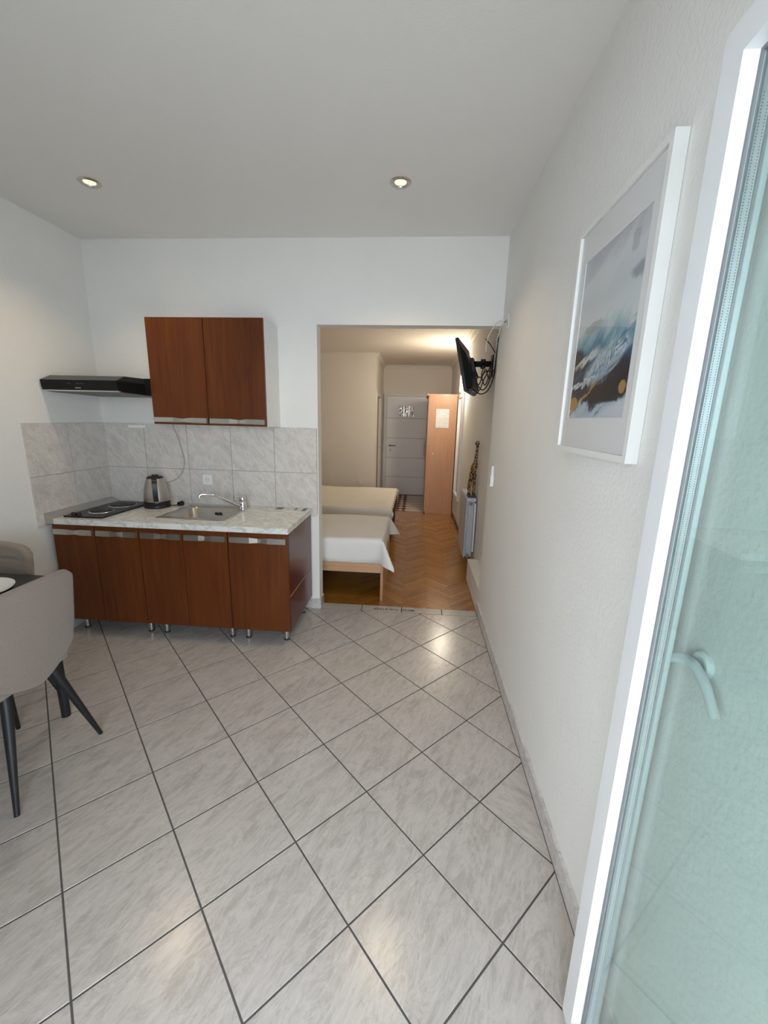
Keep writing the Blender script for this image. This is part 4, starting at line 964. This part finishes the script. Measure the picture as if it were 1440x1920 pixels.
nb = B(); box(nb, 0.306, 0.522, 7.0265, 7.0295, 1.412, 1.716); t = obj('printed_sheet', nb, 'printed_notice', None, loc=(0.41, 7.03, 1.56)); tag(t, 'white printed notice sheet fixed to the wardrobe side', 'notice')
t = thing('wall_mirror', (XRB, 6.42, 0.38), 'tall white framed mirror on the wall between wardrobe and radiator', 'mirror')
my0, my1, mz0, mz1 = 6.09, 6.76, 0.36, 1.925
bm = B(); 
for nm, poly in (('frame_bar', [(my0, mz0), (my0, mz1), (my0+0.05, mz1-0.05), (my0+0.05, mz0+0.05)]), ('frame_bar', [(my1, mz0), (my1-0.05, mz0+0.05), (my1-0.05, mz1-0.05), (my1, mz1)]),
                 ('frame_bar', [(my0, mz0), (my0+0.05, mz0+0.05), (my1-0.05, mz0+0.05), (my1, mz0)]), ('frame_bar', [(my0, mz1), (my1, mz1), (my1-0.05, mz1-0.05), (my0+0.05, mz1-0.05)])):
    bm = B(); prism(bm, poly, 'x', XRB-0.032, XRB); obj(nm, bm, 'white_lacquer', t, bevel=0.003)
obj('mirror_glass', bx(XRB-0.012, XRB-0.008, my0+0.049, my1-0.049, mz0+0.049, mz1-0.049), 'mirror_silver', t)
t = thing('wall_sconce', (XRB, 6.15, 2.04), 'lit wall lamp glowing behind the television', 'wall lamp')
obj('back_plate', bx(XRB-0.012, XRB, 6.07, 6.23, 1.96, 2.12), 'white_lacquer', t, bevel=0.003)
bm = B()
prof = [(XRB-0.012, 6.08), (XRB-0.05, 6.09), (XRB-0.075, 6.12), (XRB-0.08, 6.15), (XRB-0.075, 6.18), (XRB-0.05, 6.21), (XRB-0.012, 6.22)]
prism(bm, prof, 'z', 1.935, 2.155); obj('shade', bm, 'sconce_glow', t, smooth=60)
l = bpy.data.lights.new('sconce_lamp', 'POINT'); l.energy = 30; l.color = (1.0, 0.89, 0.72); l.shadow_soft_size = 0.06
o = bpy.data.objects.new('sconce_lamp', l); C.objects.link(o); o.parent = t; o.location = (-0.15, 0, 0.02)

# ------------------------------------------------------------------ entry door, side door, far socket
YD2 = YF-0.045
t = struct('door_1', bx(-0.632, 0.235, YD2, YF-0.005, ZB+0.008, 1.995), 'door_white', 'white entry door with horizontal grooves and a small glass inset', 'door', bevel=0.002)
for z in (1.556, 1.150, 0.742, 0.338):
    obj('groove', bx(-0.630, 0.233, YD2-0.0012, YD2+0.001, z-0.007, z+0.007), 'groove_grey', t)
gi = obj('glass_inset', bx(-0.388, -0.074, YD2-0.004, YD2+0.001, 1.590, 1.806), 'wavy_glass', t)
for x in (-0.283, -0.180): obj('glazing_bar', bx(x-0.006, x+0.006, YD2-0.007, YD2-0.004, 1.590, 1.806), 'aluminium', gi)
bm = B(); cyl(bm, (-0.560, YD2, 0.995), (-0.560, YD2-0.012, 0.995), 0.026, 0.025, 18); rs = obj('handle_rose', bm, 'chrome', t, smooth=True)
bm = B(); tube(bm, smooth_pts([(-0.560, YD2-0.010, 0.995), (-0.560, YD2-0.045, 0.995), (-0.54, YD2-0.055, 0.995), (-0.43, YD2-0.055, 0.995)], 5), 0.010, 10); obj('handle', bm, 'brass_dark', rs, smooth=True)
bm = B(); cyl(bm, (-0.548, YD2, 0.901), (-0.548, YD2-0.012, 0.901), 0.027, 0.025, 18); obj('lock_rose', bm, 'chrome', t, smooth=True)
bm = B(); box(bm, -0.692, -0.635, YD2-0.02, YF, ZB, 2.05); box(bm, 0.238, 0.295, YD2-0.02, YF, ZB, 2.05); box(bm, -0.635, 0.238, YD2-0.02, YF, 1.998, 2.05)
obj('door_frame', bm, 'door_frame_white', t, bevel=0.004)
obj('sill', bx(-0.632, 0.235, YD2-0.03, YF-0.005, ZB, ZB+0.007), 'black_metal', t)
t = struct('door_2', bx(XE-0.07, XE-0.035, 7.41, 8.19, ZB+0.008, 1.92), 'beech', 'beech side door in the entry wall', 'door', bevel=0.002)
bm = B(); box(bm, XE-0.10, XE+0.012, 7.335, 7.405, ZB, 1.985); box(bm, XE-0.10, XE+0.012, 8.195, 8.255, ZB, 1.985); box(bm, XE-0.10, XE+0.012, 7.405, 8.195, 1.925, 1.985); obj('door_frame', bm, 'white_lacquer', t, bevel=0.003)
bm = B(); tube(bm, smooth_pts([(XE-0.035, 8.12, 1.0), (XE+0.012, 8.12, 1.0), (XE+0.018, 8.10, 1.0), (XE+0.018, 8.01, 1.0)], 5), 0.009, 10); obj('handle', bm, 'aluminium', t, smooth=True)
socket('bedroom_socket', (-0.978, YP-0.0, 0.425), 'y', 'white power socket low on the cream wall behind the beds')
